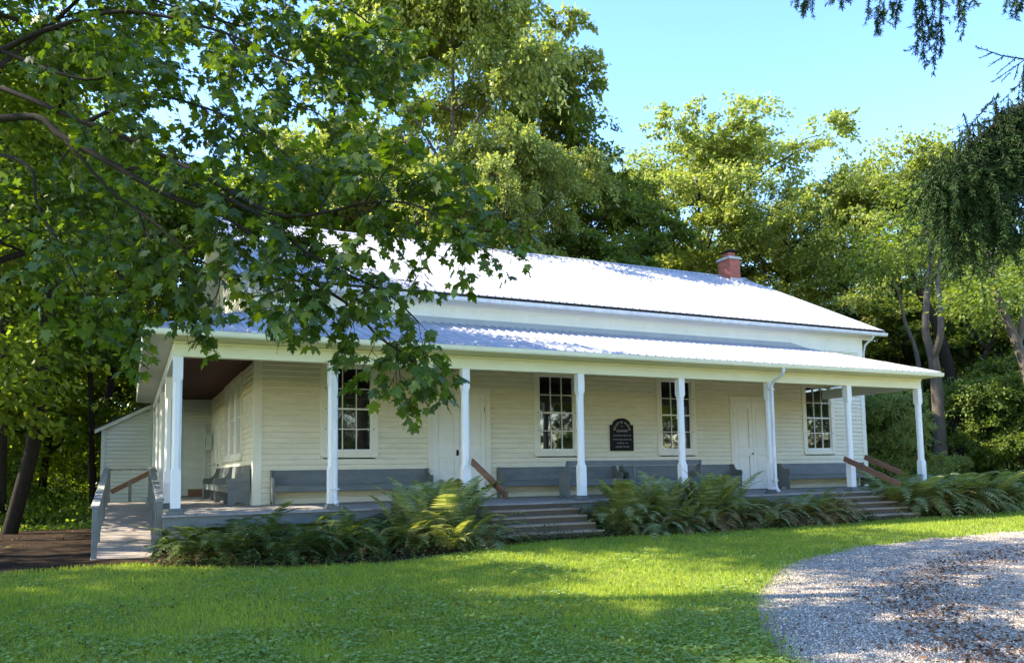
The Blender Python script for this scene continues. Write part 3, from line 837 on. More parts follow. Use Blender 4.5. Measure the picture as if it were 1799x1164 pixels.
b = MB(); b.bar((-1.13, 6.36, .86), (-1.13, 8.8, .86), .10, .035); b.bar((-1.10, 8.8, .865), (-.18, 8.8, .865), .035, .06); b.build('landing_rail', 'railcap', RP)
for x, yy in ((-1.13, 8.8), (-.14, 8.8), (-.62, 8.9)):
    b = MB(); b.box((x - .04, yy - .04, -.1), (x + .04, yy + .04, .84 if x != -.62 else .55)); b.build('rail_post', 'grey', RP)
b = MB(); b.bar((-1.08, 9.0, .27), (.02, 9.0, .86), .04, .13); b.build('handrail', 'brownrail', RP, .005)


T = thing('crate', 'small brown box on the floor at the far end of the side porch', 'box', (1.3, 12.9, 0))
b = MB(); b.box((1.08, 12.75, .0), (1.50, 13.05, .03))
for a0, a1 in (((1.08, 12.75), (1.50, 12.77)), ((1.08, 13.03), (1.50, 13.05)), ((1.08, 12.771), (1.10, 13.029)), ((1.48, 12.771), (1.50, 13.029))): b.box((*a0, .031), (*a1, .22))
b.build('box', 'brownrail', T); b = MB(); b.box((1.07, 12.74, .221), (1.51, 13.06, .245)); b.build('lid', 'brownrail', T, .004)
T = thing('flower_pot', 'small grey pot under the right end of the longest bench', 'pot', (5.62, 3.12, 0))
b = MB(); b.tube([(5.62, 3.12, .001), (5.62, 3.12, .17)], [.07, .10], 14); b.tube([(5.62, 3.12, .171), (5.62, 3.12, .20)], [.112, .112], 14); b.build('pot', 'stone', T)

# ------------------------------------------------------------------ plants
def unit(n): v_ = rng.normal(size=(n, 3)); return v_ / np.linalg.norm(v_, axis=1, keepdims=True)


def frond(base, az, lean, L, rise_, droop, mb_v, mb_i, n=26, wmax=.13):
    """arched fern frond: a row of narrow pinnae on both sides of a curved rib"""
    t = np.linspace(0, 1, n)
    r = L * lean * (t ** 1.15); z = L * (rise_ * t - droop * t ** 2.6)
    ca, sa = math.cos(az), math.sin(az)
    P = np.stack([base[0] + ca * r, base[1] + sa * r, base[2] + z], 1)
    T = np.gradient(P, axis=0); T /= np.linalg.norm(T, axis=1, keepdims=True)
    S = np.array([-sa, ca, 0.]); NN = np.cross(S, T)
    wd = wmax * np.sin(np.clip((t - .08) / .92, 0, 1) ** .75 * math.pi) ** .8 * L / .9 + .004
    hw_ = L / n * .36
    for sgn in (-1, 1):
        jit = rng.uniform(-.25, .25, n)
        D = S * sgn + T * (.35 + jit[:, None] * .4) - NN * .12 + np.array([0, 0, -.25])
        D /= np.linalg.norm(D, axis=1, keepdims=True)
        k = slice(3, n)
        a = P[k] - T[k] * hw_; b_ = P[k] + T[k] * hw_; m_ = P[k] + D[k] * wd[k, None] * .6 + T[k] * hw_ * .9; m2 = P[k] + D[k] * wd[k, None] * .55 - T[k] * hw_ * .5
        e = P[k] + D[k] * wd[k, None]
        q = np.stack([a, m2, e, m_, b_], 1).reshape(-1, 3)
        mb_v.append(q)
    mb_i.append(P)


FS = 1.18


def fern_mesh(name, n, L, lean=(.45, .8), rise_=(.75, 1.15), droop=(.35, .75), mat='fern', wmax=.13, np_=26):
    vs = []; ribs = []
    for i in range(n):
        az = 2 * math.pi * (i + rng.uniform(-.4, .4)) / n
        frond((rng.normal() * .05, rng.normal() * .05, 0), az, rng.uniform(*lean), L * rng.uniform(.6, 1.08), rng.uniform(*rise_), rng.uniform(*droop), vs, ribs, np_, wmax)
    V = np.concatenate(vs); nq = len(V) // 5
    loops = np.arange(nq * 5); sizes = np.full(nq, 5)
    tv = []; tl = []; base = len(V)
    for P in ribs:
        m_ = len(P); q = np.stack([P + [.004, 0, 0], P - [.004, 0, 0]], 1).reshape(-1, 3); o_ = base + sum(len(a) for a in tv); tv.append(q)
        for i in range(m_ - 1): tl.append([o_ + 2 * i, o_ + 2 * i + 1, o_ + 2 * i + 3, o_ + 2 * i + 2])
    V = np.concatenate([V] + tv); loops = np.concatenate([loops, np.array(tl).ravel()]); sizes = np.concatenate([sizes, np.full(len(tl), 4)])
    me = bulk(name, V, loops=loops, sizes=sizes); me.materials.append(MAT[mat]); return me


FERN = {
    'tall': [fern_mesh('fern', 15, 1.28, (.30, .55), (.85, 1.05), (.22, .45), m_) for m_ in ('fern_pale', 'fern')],
    'pale': [fern_mesh('fern', 11, .95, (.55, 1.0), (.5, .9), (.45, .95), 'fern_pale') for _ in range(2)],
    'mid': [fern_mesh('fern', 15, .98, (.50, .85), (.65, 1.0), (.35, .75), m_) for m_ in ('fern', 'fern', 'fern_pale')],
    'dark': [fern_mesh('fern', 14, .85, (.55, .9), (.55, .95), (.35, .7), 'fern_dark') for _ in range(3)],
    'brown': [fern_mesh('fern', 13, .85, (.55, .95), (.45, .85), (.45, .95), 'fern_brown') for _ in range(2)],
}


FERNS = []


def put_fern(kind, x, y, s, label, group):
    o = bpy.data.objects.new('fern', random.choice(FERN[kind])); COL.objects.link(o)
    o.location = (x, y, float(gz(x, y)) + .01); s *= FS; o.scale = (s, s, s * random.uniform(.9, 1.15)); o.rotation_euler = (random.uniform(-.12, .12), random.uniform(-.12, .12), random.uniform(0, 6.28))
    tag(o, label, 'fern', group); FERNS.append((o, kind, x, y)); return o


GR = {1: ('dark green fern low in the bed under the left porch corner', 'ferns under the left porch corner'),
      2: ('tall bright green fern just left of the wide brown steps', 'tall ferns beside the wide steps'),
      3: ('green fern in the long bed between the two flights of steps', 'ferns between the two flights of steps'),
      4: ('fern turning brown in the bed between the two flights of steps', 'browning ferns between the steps'),
      5: ('green fern in the bed right of the second steps', 'ferns at the right porch end'),
      6: ('rust brown fern in the bed at the right porch end', 'browning ferns at the right porch end')}


def scatter_ferns(kind, gi, x0, x1, n, smin, smax, yback=-.35, yin=.35):
    for i in range(n):
        x = x0 + (x1 - x0) * (i + random.uniform(.1, .9)) / n
        yf = float(bed_front(x)) + yin; y = random.uniform(yf, yback)
        put_fern(kind, x, y, random.uniform(smin, smax), *GR[gi])


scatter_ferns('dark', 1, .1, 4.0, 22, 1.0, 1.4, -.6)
scatter_ferns('tall', 2, 3.9, 5.15, 8, 1.05, 1.32, -.5, .5)
scatter_ferns('mid', 2, 3.5, 5.3, 6, 1.0, 1.3, -.9, .3)
scatter_ferns('mid', 3, 8.3, 14.7, 22, .8, 1.6, -.3, .35)
scatter_ferns('tall', 3, 8.3, 11.8, 8, .95, 1.2, -.3, .6)
scatter_ferns('brown', 2, 2.6, 5.4, 5, .8, 1.15, -.6, .3)
scatter_ferns('brown', 1, .2, 3.4, 5, .7, 1.1, -.6, .3)
scatter_ferns('pale', 3, 8.4, 14.8, 12, .8, 1.4, -.4, .3)
scatter_ferns('pale', 5, 17.3, 21.8, 8, 1.2, 1.7, -.4, .3)
scatter_ferns('pale', 2, 3.6, 5.2, 4, .9, 1.2, -1.2, .3)
scatter_ferns('brown', 4, 8.6, 15.0, 34, .9, 1.45, -.3, .35)
scatter_ferns('mid', 5, 17.3, 21.8, 26, 1.3, 1.8, -.2, .35)
scatter_ferns('brown', 6, 17.2, 22.0, 32, 1.3, 1.75, .2, .4)
scatter_ferns('mid', 5, 18.6, 22.2, 12, 1.4, 1.9, 1.4, 1.3)


# low weeds in the bed: uncountable ground cover
def weed_cover():
    n = 9000
    x = rng.uniform(-.3, 22, n); yf = bed_front(x)
    y = yf + (np.minimum(-.15, .3) - yf) * rng.random(n) ** 1.4 + rng.normal(size=n) * .05 - .05
    keep = ~(((x > 5.65) & (x < 7.9) & (y > -1.4)) | ((x > 15.1) & (x < 17.0) & (y > -1.4)))
    x, y = x[keep], y[keep]; n = len(x)
    cl = np.array([noise.noise(Vector((a * 1.7, b_ * 1.7, 9))) for a, b_ in zip(x, y)])
    k2 = cl > -.12; x, y, cl = x[k2], y[k2], cl[k2]; n = len(x)
    rep = 3; X = np.repeat(x, rep); Y = np.repeat(y, rep)
    z = gz(X, Y) + .03 + rng.random(n * rep) ** 1.3 * (.10 + .55 * np.repeat(np.clip(cl, 0, .5), rep))
    P = np.stack([X + rng.normal(size=n * rep) * .07, Y + rng.normal(size=n * rep) * .07, z], 1)
    d = unit(n * rep); d[:, 2] *= .4; nr = unit(n * rep) * .5 + [0, 0, 1]
    me = leaves('bed_weeds', P, d, nr, rng.uniform(.035, .085, n * rep), OVAL)
    o = link('bed_weeds', me, 'fern_dark'); o['kind'] = 'stuff'; tag(o, 'low leafy weeds filling the gaps between the ferns', 'weeds')
    # dead fronds and leaves on the soil
    n = 9000; x = rng.uniform(-.3, 22, n); y = rng.uniform(0, 1, n) * (-.2 - bed_front(x)) + bed_front(x) + .02
    P = np.stack([x, y, gz(x, y) + rng.uniform(.02, .10, n)], 1); d = unit(n); d[:, 2] *= .3
    me = leaves('bed_litter', P, d, unit(n) * .7 + [0, 0, 1], rng.uniform(.04, .10, n), SLIM)
    o = link('bed_litter', me, 'litter'); o['kind'] = 'stuff'; tag(o, 'dead brown leaves lying on the soil of the fern bed', 'leaf litter')


scatter_ferns('mid', 5, 17.5, 21.6, 7, 1.6, 2.0, -.1, .9)
scatter_ferns('brown', 6, 17.4, 21.6, 7, 1.5, 1.9, -.1, .9)


FEAT = [(0.0, 'the left corner post'), (.8, 'the bench end panels'), (1.7, 'the house corner'), (2.8, 'the left downpipe'), (4.0, 'the first window'), (5.1, 'the third porch post'), (8.3, 'the fourth porch post'), (9.6, 'the second window'), (11.4, 'the plaque'), (12.6, 'the third window'), (13.8, 'the right downspout'), (14.5, 'the sixth porch post'), (15.6, 'the second double door'), (17.4, 'the second flight of steps'), (18.2, 'the second handrail'), (19.0, 'the last porch post'), (19.8, 'the deck end'), (20.7, 'the pale shrub'), (22, 'the far end of the bed')]
TONE = {'pale': 'pale drooping', 'tall': 'tall upright green', 'mid': 'arching green', 'dark': 'low dark green', 'brown': 'browning'}
buckets = {}
for o, kind, x, y in FERNS:
    ft = min(FEAT, key=lambda f: abs(f[0] - x))[1]
    fr_ = float(bed_front(x)); q = (y - fr_) / (.3 - fr_)
    row = 'at the lawn edge' if q < .36 else ('in mid bed' if q < .62 else 'against the deck')
    buckets.setdefault((TONE[kind], row, ft), []).append((x, o))
for (tn, row, ft), L in buckets.items():
    L.sort(key=lambda e: e[0]); n = len(L)
    wd = [''] if n == 1 else (['left ', 'right '] if n == 2 else (['leftmost ', 'middle ', 'rightmost '] if n == 3 else (['leftmost ', 'second ', 'third ', 'rightmost '] if n == 4 else (['leftmost ', 'second ', 'middle ', 'fourth ', 'rightmost '] if n == 5 else (['leftmost ', 'second ', 'third ', 'fourth ', 'fifth ', 'rightmost '] if n == 6 else [''] * n)))))
    for k, (x, o) in enumerate(L): o['label'] = f'{wd[k]}{tn} fern {row} near {ft}'


weed_cover()


# lawn grass and clover
def lawn():
    n = 460000
    # spread with density falling with distance from the camera
    r = 4.6 + (30 - 4.6) * rng.random(n) ** 1.55
    base = math.atan2(FW[1], FW[0]); a = base + rng.uniform(-.74, .66, n)
    x = CAM[0] + r * np.cos(a); y = CAM[1] + r * np.sin(a)
    ok = ~in_poly(x + rng.normal(size=n) * .13, y + rng.normal(size=n) * .13)
    fr = bed_front(x)
    ok &= ~((x > -.45) & (x < 22.6) & (y > fr + .02)) & (y < 4)
    ok &= ~((x <= -.45) & (y > -1.45 - .12 * (-1 - x) + .1))
    x, y = x[ok], y[ok]; n = len(x); r = r[ok]
    h = rng.uniform(.025, .055, n) * (1 + r * .02); wd = .0028 + r * .00035
    z = gz(x, y); az = rng.uniform(0, 2 * np.pi, n); ln = rng.normal(size=(n, 2)) * .022
    c, s = np.cos(az) * wd, np.sin(az) * wd
    V = np.stack([np.stack([x - c, y - s, z], 1), np.stack([x + c, y + s, z], 1), np.stack([x + ln[:, 0], y + ln[:, 1], z + h], 1)], 1).reshape(-1, 3)
    me = bulk('lawn_grass', V, np.arange(n * 3).reshape(n, 3))
    o = link('lawn_grass', me, 'grassblade'); o['kind'] = 'stuff'; tag(o, 'short mown green grass of the lawn in front of the porch', 'grass')
    n = 60000
    r = 4.6 + (20 - 4.6) * rng.random(n) ** 1.8; a = base + rng.uniform(-.74, .66, n)
    x = CAM[0] + r * np.cos(a); y = CAM[1] + r * np.sin(a)
    ok = ~in_poly(x, y) & ~((x > -.45) & (y > bed_front(x) - .02)) & ~((x <= -.45) & (y > -1.6))
    x, y, r = x[ok], y[ok], r[ok]
    cl = np.array([noise.noise(Vector((a_ * .55, b_ * .55, 2))) + .5 * noise.noise(Vector((a_ * 2.2, b_ * 2.2, 5))) for a_, b_ in zip(x, y)])
    near = np.clip(1.3 - (r - 5) / 9, 0, 1)
    ok = cl + near * .35 + .35 * np.exp(-((x - 3) ** 2 + (y + 10) ** 2) / 6) > rng.uniform(.15, .5, len(x)); x, y = x[ok], y[ok]; n = len(x)
    X = np.repeat(x, 3); Y = np.repeat(y, 3); a = np.repeat(rng.uniform(0, 6.28, n), 3) + np.tile([0, 2.1, 4.2], n)
    Z = gz(X, Y) + np.repeat(rng.uniform(.028, .055, n), 3)
    d = np.stack([np.cos(a), np.sin(a), rng.normal(size=3 * n) * .25], 1)
    me = leaves('lawn_clover', np.stack([X, Y, Z], 1), d, unit(3 * n) * .3 + [0, 0, 1], np.repeat(rng.uniform(.013, .027, n) * rng.uniform(.7, 1.8, n), 3), [(0, 0, 0), (.42, .35, 0), (.45, .75, -.05), (.18, 1, -.08), (-.18, 1, -.08), (-.45, .75, -.05), (-.42, .35, 0)])
    o = link('lawn_clover', me, 'clover'); o['kind'] = 'stuff'; tag(o, 'clover and plantain leaves mixed into the near lawn', 'clover')


lawn()


def undergrowth():
    n = 26000
    x = rng.uniform(-16, -1.5, n); y = rng.uniform(8.4, 26, n)
    h = np.array([noise.noise(Vector((a * .6, b_ * .6, 4))) for a, b_ in zip(x, y)])
    z = gz(x, y) + rng.random(n) * np.clip(.45 + h * 1.1, .08, 1.2)
    me = leaves('undergrowth', np.stack([x, y, z], 1), unit(n) + [0, 0, -.2], unit(n) * .5 + [0, 0, 1], rng.uniform(.07, .16, n), OVAL)
    o = link('undergrowth', me, 'wood_leaf'); o['kind'] = 'stuff'; tag(o, 'low green undergrowth on the floor of the left woods', 'undergrowth')
    n = 22000
    x = rng.uniform(21.5, 60, n); y = rng.uniform(7, 24, n)
    h = np.array([noise.noise(Vector((a * .4, b_ * .4, 4))) for a, b_ in zip(x, y)])
    z = gz(x, y) + rng.random(n) * np.clip(.6 + h * 1.6, .08, 1.6)
    me = leaves('undergrowth', np.stack([x, y, z], 1), unit(n) + [0, 0, -.2], unit(n) * .5 + [0, 0, 1], rng.uniform(.10, .22, n), OVAL)
    o = link('undergrowth', me, 'dark_leaf'); o['kind'] = 'stuff'; tag(o, 'low green undergrowth along the edge of the right wood', 'undergrowth')


undergrowth()


def gravel_bits():
    n = 120000
    r = 5.5 + 22 * rng.random(n) ** 1.9; base = math.atan2(FW[1], FW[0]); a = base + rng.uniform(-.74, .25, n)
    x = CAM[0] + r * np.cos(a); y = CAM[1] + r * np.sin(a); x += rng.normal(size=n) * .05
    ok = in_poly(x - .06, y + .06) | ((rng.random(n) < .22) & in_poly(x + .30 * rng.random(n), y - .40 * rng.random(n))); x, y = x[ok], y[ok]; n = len(x)
    s = rng.uniform(.004, .0105, n) * (1 + .04 * np.hypot(x - CAM[0], y - CAM[1]))
    T = np.array([(1, 0, -.3), (.2, .9, -.3), (-.8, .4, -.3), (-.5, -.8, -.3), (.5, -.7, -.3), (.3, .3, .6), (-.3, -.2, .55)])
    FT = np.array([(0, 1, 5), (1, 2, 5), (2, 6, 5), (2, 3, 6), (3, 4, 6), (4, 0, 5), (4, 5, 6)])
    az = rng.uniform(0, 6.28, n); c, s_ = np.cos(az), np.sin(az)
    tx = T[None, :, 0] * c[:, None] - T[None, :, 1] * s_[:, None]; ty = T[None, :, 0] * s_[:, None] + T[None, :, 1] * c[:, None]
    V = np.stack([x[:, None] + tx * s[:, None], y[:, None] + ty * s[:, None], gz(x, y)[:, None] + .008 + T[None, :, 2] * s[:, None] * rng.uniform(.6, 1.1, (n, 1))], 2).reshape(-1, 3)
    Fx = (FT[None] + 7 * np.arange(n)[:, None, None]).reshape(-1, 3)
    o = link('gravel_stones', bulk('gravel_stones', V, Fx), 'stones'); o['kind'] = 'stuff'; tag(o, 'loose grey crushed stones on the curved drive', 'gravel')
    # brown leaf litter band along the middle of the drive and thin litter on the grass
    ln = np.array([(16, -6.3), (12.5, -6.7), (10, -7.3), (8.2, -8.1), (6.9, -9.1), (5.9, -10.2), (5.2, -11.3), (4.9, -12.5)])
    u = rng.random(3300) ** .8 * (len(ln) - 1); i = u.astype(int); f = (u - i)[:, None]
    p_ = ln[i] * (1 - f) + ln[np.minimum(i + 1, len(ln) - 1)] * f + rng.normal(size=(3300, 2)) * .30 * (1 + 2.2 * (rng.random((3300, 1)) < .12))
    m_ = 3600; r = 5 + 18 * rng.random(m_) ** 1.3; a = base + rng.uniform(-.74, .6, m_); q = np.stack([CAM[0] + r * np.cos(a), CAM[1] + r * np.sin(a)], 1)
    ok = (q[:, 1] < bed_front(q[:, 0]) - .1) & ((q[:, 0] < 3) | (q[:, 1] < -4.8) | (rng.random(m_) < .25)); q = q[ok]
    m3 = 2600; q3 = np.stack([rng.uniform(-8, -1.3, m3), rng.uniform(-1.6, 8.6, m3)], 1)
    p_ = np.concatenate([p_, q, q3]); n = len(p_)
    P = np.stack([p_[:, 0], p_[:, 1], gz(p_[:, 0], p_[:, 1]) + rng.uniform(.012, .03, n)], 1)
    sz = rng.uniform(.018, .05, n)
    d = unit(n); d[:, 2] *= .35
    me = leaves('fallen_leaves', P, d, unit(n) * .6 + [0, 0, 1], sz, [(0, 0, 0), (.3, .25, .12), (.33, .6, -.05), (.1, 1, .15), (-.3, .7, 0), (-.25, .25, .1)])
    o = link('fallen_leaves', me, 'litter'); o['kind'] = 'stuff'; tag(o, 'small brown fallen leaves strewn over the drive and the lawn', 'fallen leaves')


gravel_bits()


def debris(name, label, pts_, n, spread, m='litter'):
    """leaves lying on roofs, steps and deck"""
    P = []
    for (x, y, z, sx_, sy, slope) in pts_:
        dx = rng.normal(size=n) * sx_; dy = rng.normal(size=n) * sy
        P.append(np.stack([x + dx, y + dy, z + slope * dy + .03], 1))
    P = np.concatenate(P); k = len(P); d = unit(k); d[:, 2] *= .3
    me = leaves(name, P, d, unit(k) * .4 + [0, -.3, 1], rng.uniform(.03, .07, k), SLIM); o = link(name, me, m); o['kind'] = 'stuff'; tag(o, label, 'leaf litter')


rz = lambda y: PZ + (y - PE) * (PT - PZ) / (WY - PE)
sp = (PT - PZ) / (WY - PE)
debris('roof_leaves', 'brown leaf litter caught on the low porch roof', [(x, y, rz(y), .18, .05, sp) for x, y in ((2.0, -.2), (2.6, -.25), (12.0, .5), (12.5, .35), (11.4, .1), (14.8, .1), (6.4, .6), (8.2, 1.6), (9.4, 2.4), (7.2, 3.0))], 14, .2)
debris('roof_twigs', 'dark leaf litter lying on the main metal roof', [(x, y, EZM + (y - EYM) * rise, .12, .06, rise) for x, y in ((1.9, 3.5), (2.15, 3.6), (13.1, 5.5), (11.5, 7.9), (16, 6.6))], 12, .2)
debris('porch_leaves', 'stray dead leaves on the ramp, porch deck and steps', [(-.65, 1.2, -.46, .3, .6, .09), (-.6, 3, -.3, .3, .6, .09), (1.2, 1.5, .0, .5, .6, 0), (7.1, -.3, -.13, .5, .1, 0), (6.9, -.62, -.26, .6, .1, 0), (6.9, -1.2, -.53, .6, .1, 0)], 9, .2)


# ------------------------------------------------------------------ trees
def curve(p0, p1, bend, n=7):
    p0 = Vector(p0); p1 = Vector(p1); L = (p1 - p0).length
    o = Vector(rng.normal(size=3)) * L * bend; out = []
    for i in range(n):
        t = i / (n - 1); out.append(p0.lerp(p1, t) + o * math.sin(math.pi * t) + Vector(rng.normal(size=3)) * L * bend * .12 * (0 < i < n - 1))
    return out


def tree_meshes(H, R, cb, trunk_r, n_limb, lobes, lmat, bmat, leafsize, per, tmpl=BIT, flat=.6, fork=False, lobe_r=(.22, .34), droop=0., clump=.34, base_lobes=0, shape=1.0, lean=(0, 0)):
    """tree at the origin: trunk with limbs (one mesh) and crown of leaf clumps (one mesh)"""
    tb = MB()
    top = Vector((lean[0] * H, lean[1] * H, H * .82))
    tr = curve((0, 0, -.15), top, .025, 9)
    rr = [trunk_r * (1.25 if i == 0 else 1) * (1 - .82 * i / 8) for i in range(9)]
    tb.tube(tr, rr, 8)
    cen = []
    for i in range(n_limb):
        t = cb + (0.98 - cb) * (i + .3) / n_limb
        k = min(int(t / .82 * 8), 7) if t < .82 else 7
        p0 = tr[k].lerp(tr[k + 1], .5)
        az = i * 2.4 + rng.uniform(-.4, .4)
        q = (t - cb) / (1 - cb)
        rad = R * (math.sin(math.pi * min(1, (q * .80 + .16) ** shape))) * rng.uniform(.75, 1.05)
        p1 = Vector((tr[k].x + math.cos(az) * rad, tr[k].y + math.sin(az) * rad, min(H * .97, p0.z + rad * rng.uniform(.35, .75))))
        c = curve(p0, p1, .09); r0 = rr[k] * .55
        tb.tube(c, [r0 * (1 - .8 * j / 6) for j in range(7)], 6)
        cen.append((p1, rad)); cen.append((c[4], rad * .6))
        for s in range(3):
            a = c[2 + s]; e = a + Vector((rng.normal(), rng.normal(), rng.uniform(.1, .9))).normalized() * R * .38
            tb.tube(curve(a, e, .1, 5), [r0 * .35 * (1 - .18 * j) for j in range(5)], 5); cen.append((e, R * .4))
    cen.append((top + Vector((0, 0, H * .10)), R * .5))
    for i in range(base_lobes):
        az = rng.uniform(0, 6.28); cen.append((Vector((math.cos(az) * R * .6, math.sin(az) * R * .6, H * rng.uniform(.08, cb + .05))), R * .4))
    P = []; D = []
    idx = rng.permutation(len(cen))[:lobes] if lobes < len(cen) else np.arange(len(cen))
    for j in idx:
        c, rd = cen[j]
        lr = R * rng.uniform(*lobe_r)
        nc = int(10 + 16 * (lr / R) * 3)
        u_ = unit(nc); u_[:, 2] = np.abs(u_[:, 2]) * 1.0 - .25
        cc = np.array(c) + u_ * lr * np.array([1, 1, flat]) * rng.uniform(.55, 1.05, (nc, 1))
        n_ = per
        # each clump is a spray that runs outwards and nods at its tip
        d0 = cc - np.array([tr[4].x, tr[4].y, 0]); d0[:, 2] = 0; d0 /= (np.linalg.norm(d0, axis=1, keepdims=True) + .01)
        d0 = d0 + rng.normal(size=(nc, 3)) * [.75, .75, .35] + [0, 0, .12]; d0 /= np.linalg.norm(d0, axis=1, keepdims=True)
        ln_ = lr * rng.uniform(.5, 1.5, (nc, 1, 1)); tt = rng.random((nc, n_, 1)) ** .8
        q = cc[:, None, :] + d0[:, None, :] * tt * ln_ + rng.normal(size=(nc, n_, 3)) * ln_ * clump * .42 * np.array([1, 1, .6]) * (1.15 - .7 * tt)
        q[:, :, 2] -= (tt ** 2 * ln_ * .30)[:, :, 0]
        if droop: q[:, :, 2] -= droop * np.abs(rng.normal(size=(nc, n_))) * lr
        q = q.reshape(-1, 3); P.append(q); D.append(q - np.array(c))
    P = np.concatenate(P); D = np.concatenate(D); n = len(P)
    D = D / (np.linalg.norm(D, axis=1, keepdims=True) + .01) + unit(n) * .9 + [0, 0, -.35 - droop]
    nr = unit(n) * .8 + [0, 0, 1]
    cm = leaves('crown', P, D, nr, rng.uniform(.7, 1.3, n) * leafsize, tmpl); cm.materials.append(MAT[lmat])
    tm = bpy.data.meshes.new('trunk'); tm.from_pydata(tb.v, [], tb.f); tm.update(); tm.polygons.foreach_set('use_smooth', np.ones(len(tm.polygons), bool)); tm.materials.append(MAT[bmat])
    return tm, cm


PINV = False


def put_tree(name, meshes, x, y, s, label, cat='tree', group=None, rz_=None, sz=None, z=None):
    T = bpy.data.objects.new(name, None); COL.objects.link(T)
    T.location = (x, y, float(gz(x, y)) if z is None else z); T.scale = (s, s, s if sz is None else sz)
    T.rotation_euler = (0, 0, random.uniform(0, 6.28) if rz_ is None else rz_)
    tag(T, label, cat, group)
    for nm, me in zip(('trunk', 'crown'), meshes):
        o = bpy.data.objects.new(nm, me); COL.objects.link(o); o.parent = T
    return T


def base_of(px, d):
    """ground spot seen at column px and distance d"""
    p_ = at(px, 800, d); return float(p_[0]), float(p_[1])


TM = {}
TM['ash'] = [tree_meshes(22, 6.0, .20, .30, 18, 95, 'pale_leaf', 'bark', .20, 56, BIT, .8, droop=.15, lobe_r=(.11, .22), clump=.42)]
TM['dark'] = [tree_meshes(18, 4.6, .16, .28, 14, 60, 'dark_leaf', 'bark_dark', .21, 50, BIT, .75, lobe_r=(.13, .27), clump=.38) for _ in range(2)]
TM['locust'] = [tree_meshes(18, 6.6, .34, .30, 13, 60, 'locust', 'bark_dark', .19, 60, BIT, .5, lobe_r=(.12, .25), clump=.38, shape=.8, base_lobes=5) for _ in range(2)]
TM['wood'] = [tree_meshes(17, 4.8, .18, .17, 13, 60, 'wood_leaf', 'bark_dark', .20, 24, OVAL, .6, lobe_r=(.14, .32), clump=.42) for _ in range(3)]
TM['under'] = [tree_meshes(6.5, 2.9, .05, .06, 12, 60, 'wood_leaf', 'bark_dark', .15, 24, OVAL, .8, lobe_r=(.12, .34), base_lobes=12, clump=.5) for _ in range(2)]
TM['darkunder'] = [tree_meshes(6.5, 3.1, .05, .08, 12, 60, 'dark_leaf', 'bark_dark', .16, 30, OVAL, .8, lobe_r=(.12, .36), base_lobes=14, clump=.5) for _ in range(2)]
TM['bush'] = [tree_meshes(2.6, 1.15, .05, .03, 9, 40, 'pale_leaf', 'bark_dark', .10, 26, SLIM, 1., lobe_r=(.12, .3), base_lobes=8, clump=.6)]

B = base_of
# behind the house
x, y = B(800, 33); put_tree('ash_tree', TM['ash'][0], x, y, .92, 'tallest pale green tree behind the house, its top out of the picture', sz=1.14)
x, y = B(640, 36); put_tree('ash_tree', TM['ash'][0], x, y, .85, 'pale green tree behind the left half of the roof, left of the tallest one', rz_=2)
x, y = B(895, 31); put_tree('ash_tree', TM['ash'][0], x, y, .60, 'pale green tree in front of the dark tree behind the roof', rz_=4, sz=.74)
x, y = B(965, 38); put_tree('maple_tree', TM['dark'][0], x, y, .95, 'tall dark green round-topped tree behind the middle of the roof', sz=1.22)
x, y = B(1090, 41); put_tree('maple_tree', TM['dark'][1], x, y, .93, 'lower dark green tree to the left of the yellow-green ones behind the roof', sz=1.0)
x, y = B(1030, 34); put_tree('maple_tree', TM['dark'][1], x, y, .75, 'short dark green tree close behind the ridge of the roof', rz_=3, sz=.70)
x, y = B(1245, 46); put_tree('locust_tree', TM['locust'][0], x, y, 1.15, 'yellow-green locust tree standing above the brick chimney', rz_=1, sz=1.22)
x, y = B(1415, 46); put_tree('locust_tree', TM['locust'][1], x, y, .98, 'yellow-green locust with a spreading fork right of the chimney', rz_=4.1, sz=1.02)
x, y = B(1160, 50); put_tree('locust_tree', TM['locust'][1], x, y, .9, 'yellow-green locust tree half hidden left of the chimney', rz_=.4)
x, y = B(1600, 42); put_tree('locust_tree', TM['locust'][0], x, y, .9, 'yellow-green locust tree above the right corner of the porch roof', rz_=3.3, sz=1.04)
x, y = B(1500, 52); put_tree('locust_tree', TM['locust'][0], x, y, .98, 'farther yellow-green locust seen between the other two', rz_=5.3)
x, y = B(1740, 46); put_tree('locust_tree', TM['locust'][1], x, y, .9, 'yellow-green locust tree behind the hanging spruce branch', rz_=2.2)
GW = 'woodland trees left of the house'
LW = 'slender leafy tree of the sunlit woods left of the house'
wood = [(-190, 17, .85), (-40, 27, .95), (70, 31, 1), (170, 34, 1), (300, 34, .9), (380, 38, 1.0), (470, 36, 1.), (0, 40, 1.1), (230, 44, 1.1), (550, 38, 1.0), (120, 50, 1.2), (340, 50, 1.2)]
for i, (px, d, s) in enumerate(wood):
    x, y = B(px, d); put_tree('woodland_tree', TM['wood'][i % 3], x, y, s, LW, group=GW)
GU = 'saplings in the left woods'
LU = 'bright green leafy sapling under the trees left of the ramp'
for i, (px, d, s) in enumerate([(-110, 24, .9), (20, 31, 1), (110, 36, 1.0), (190, 38, 1.0), (280, 37, 1.1), (-30, 38, 1.2), (90, 45, 1.3), (330, 42, 1.2), (230, 46, 1.2), (-10, 26, .55)]):
    x, y = B(px, d)
    put_tree('sapling', TM['under'][i % 2], x, y, s, LU, group=GU)
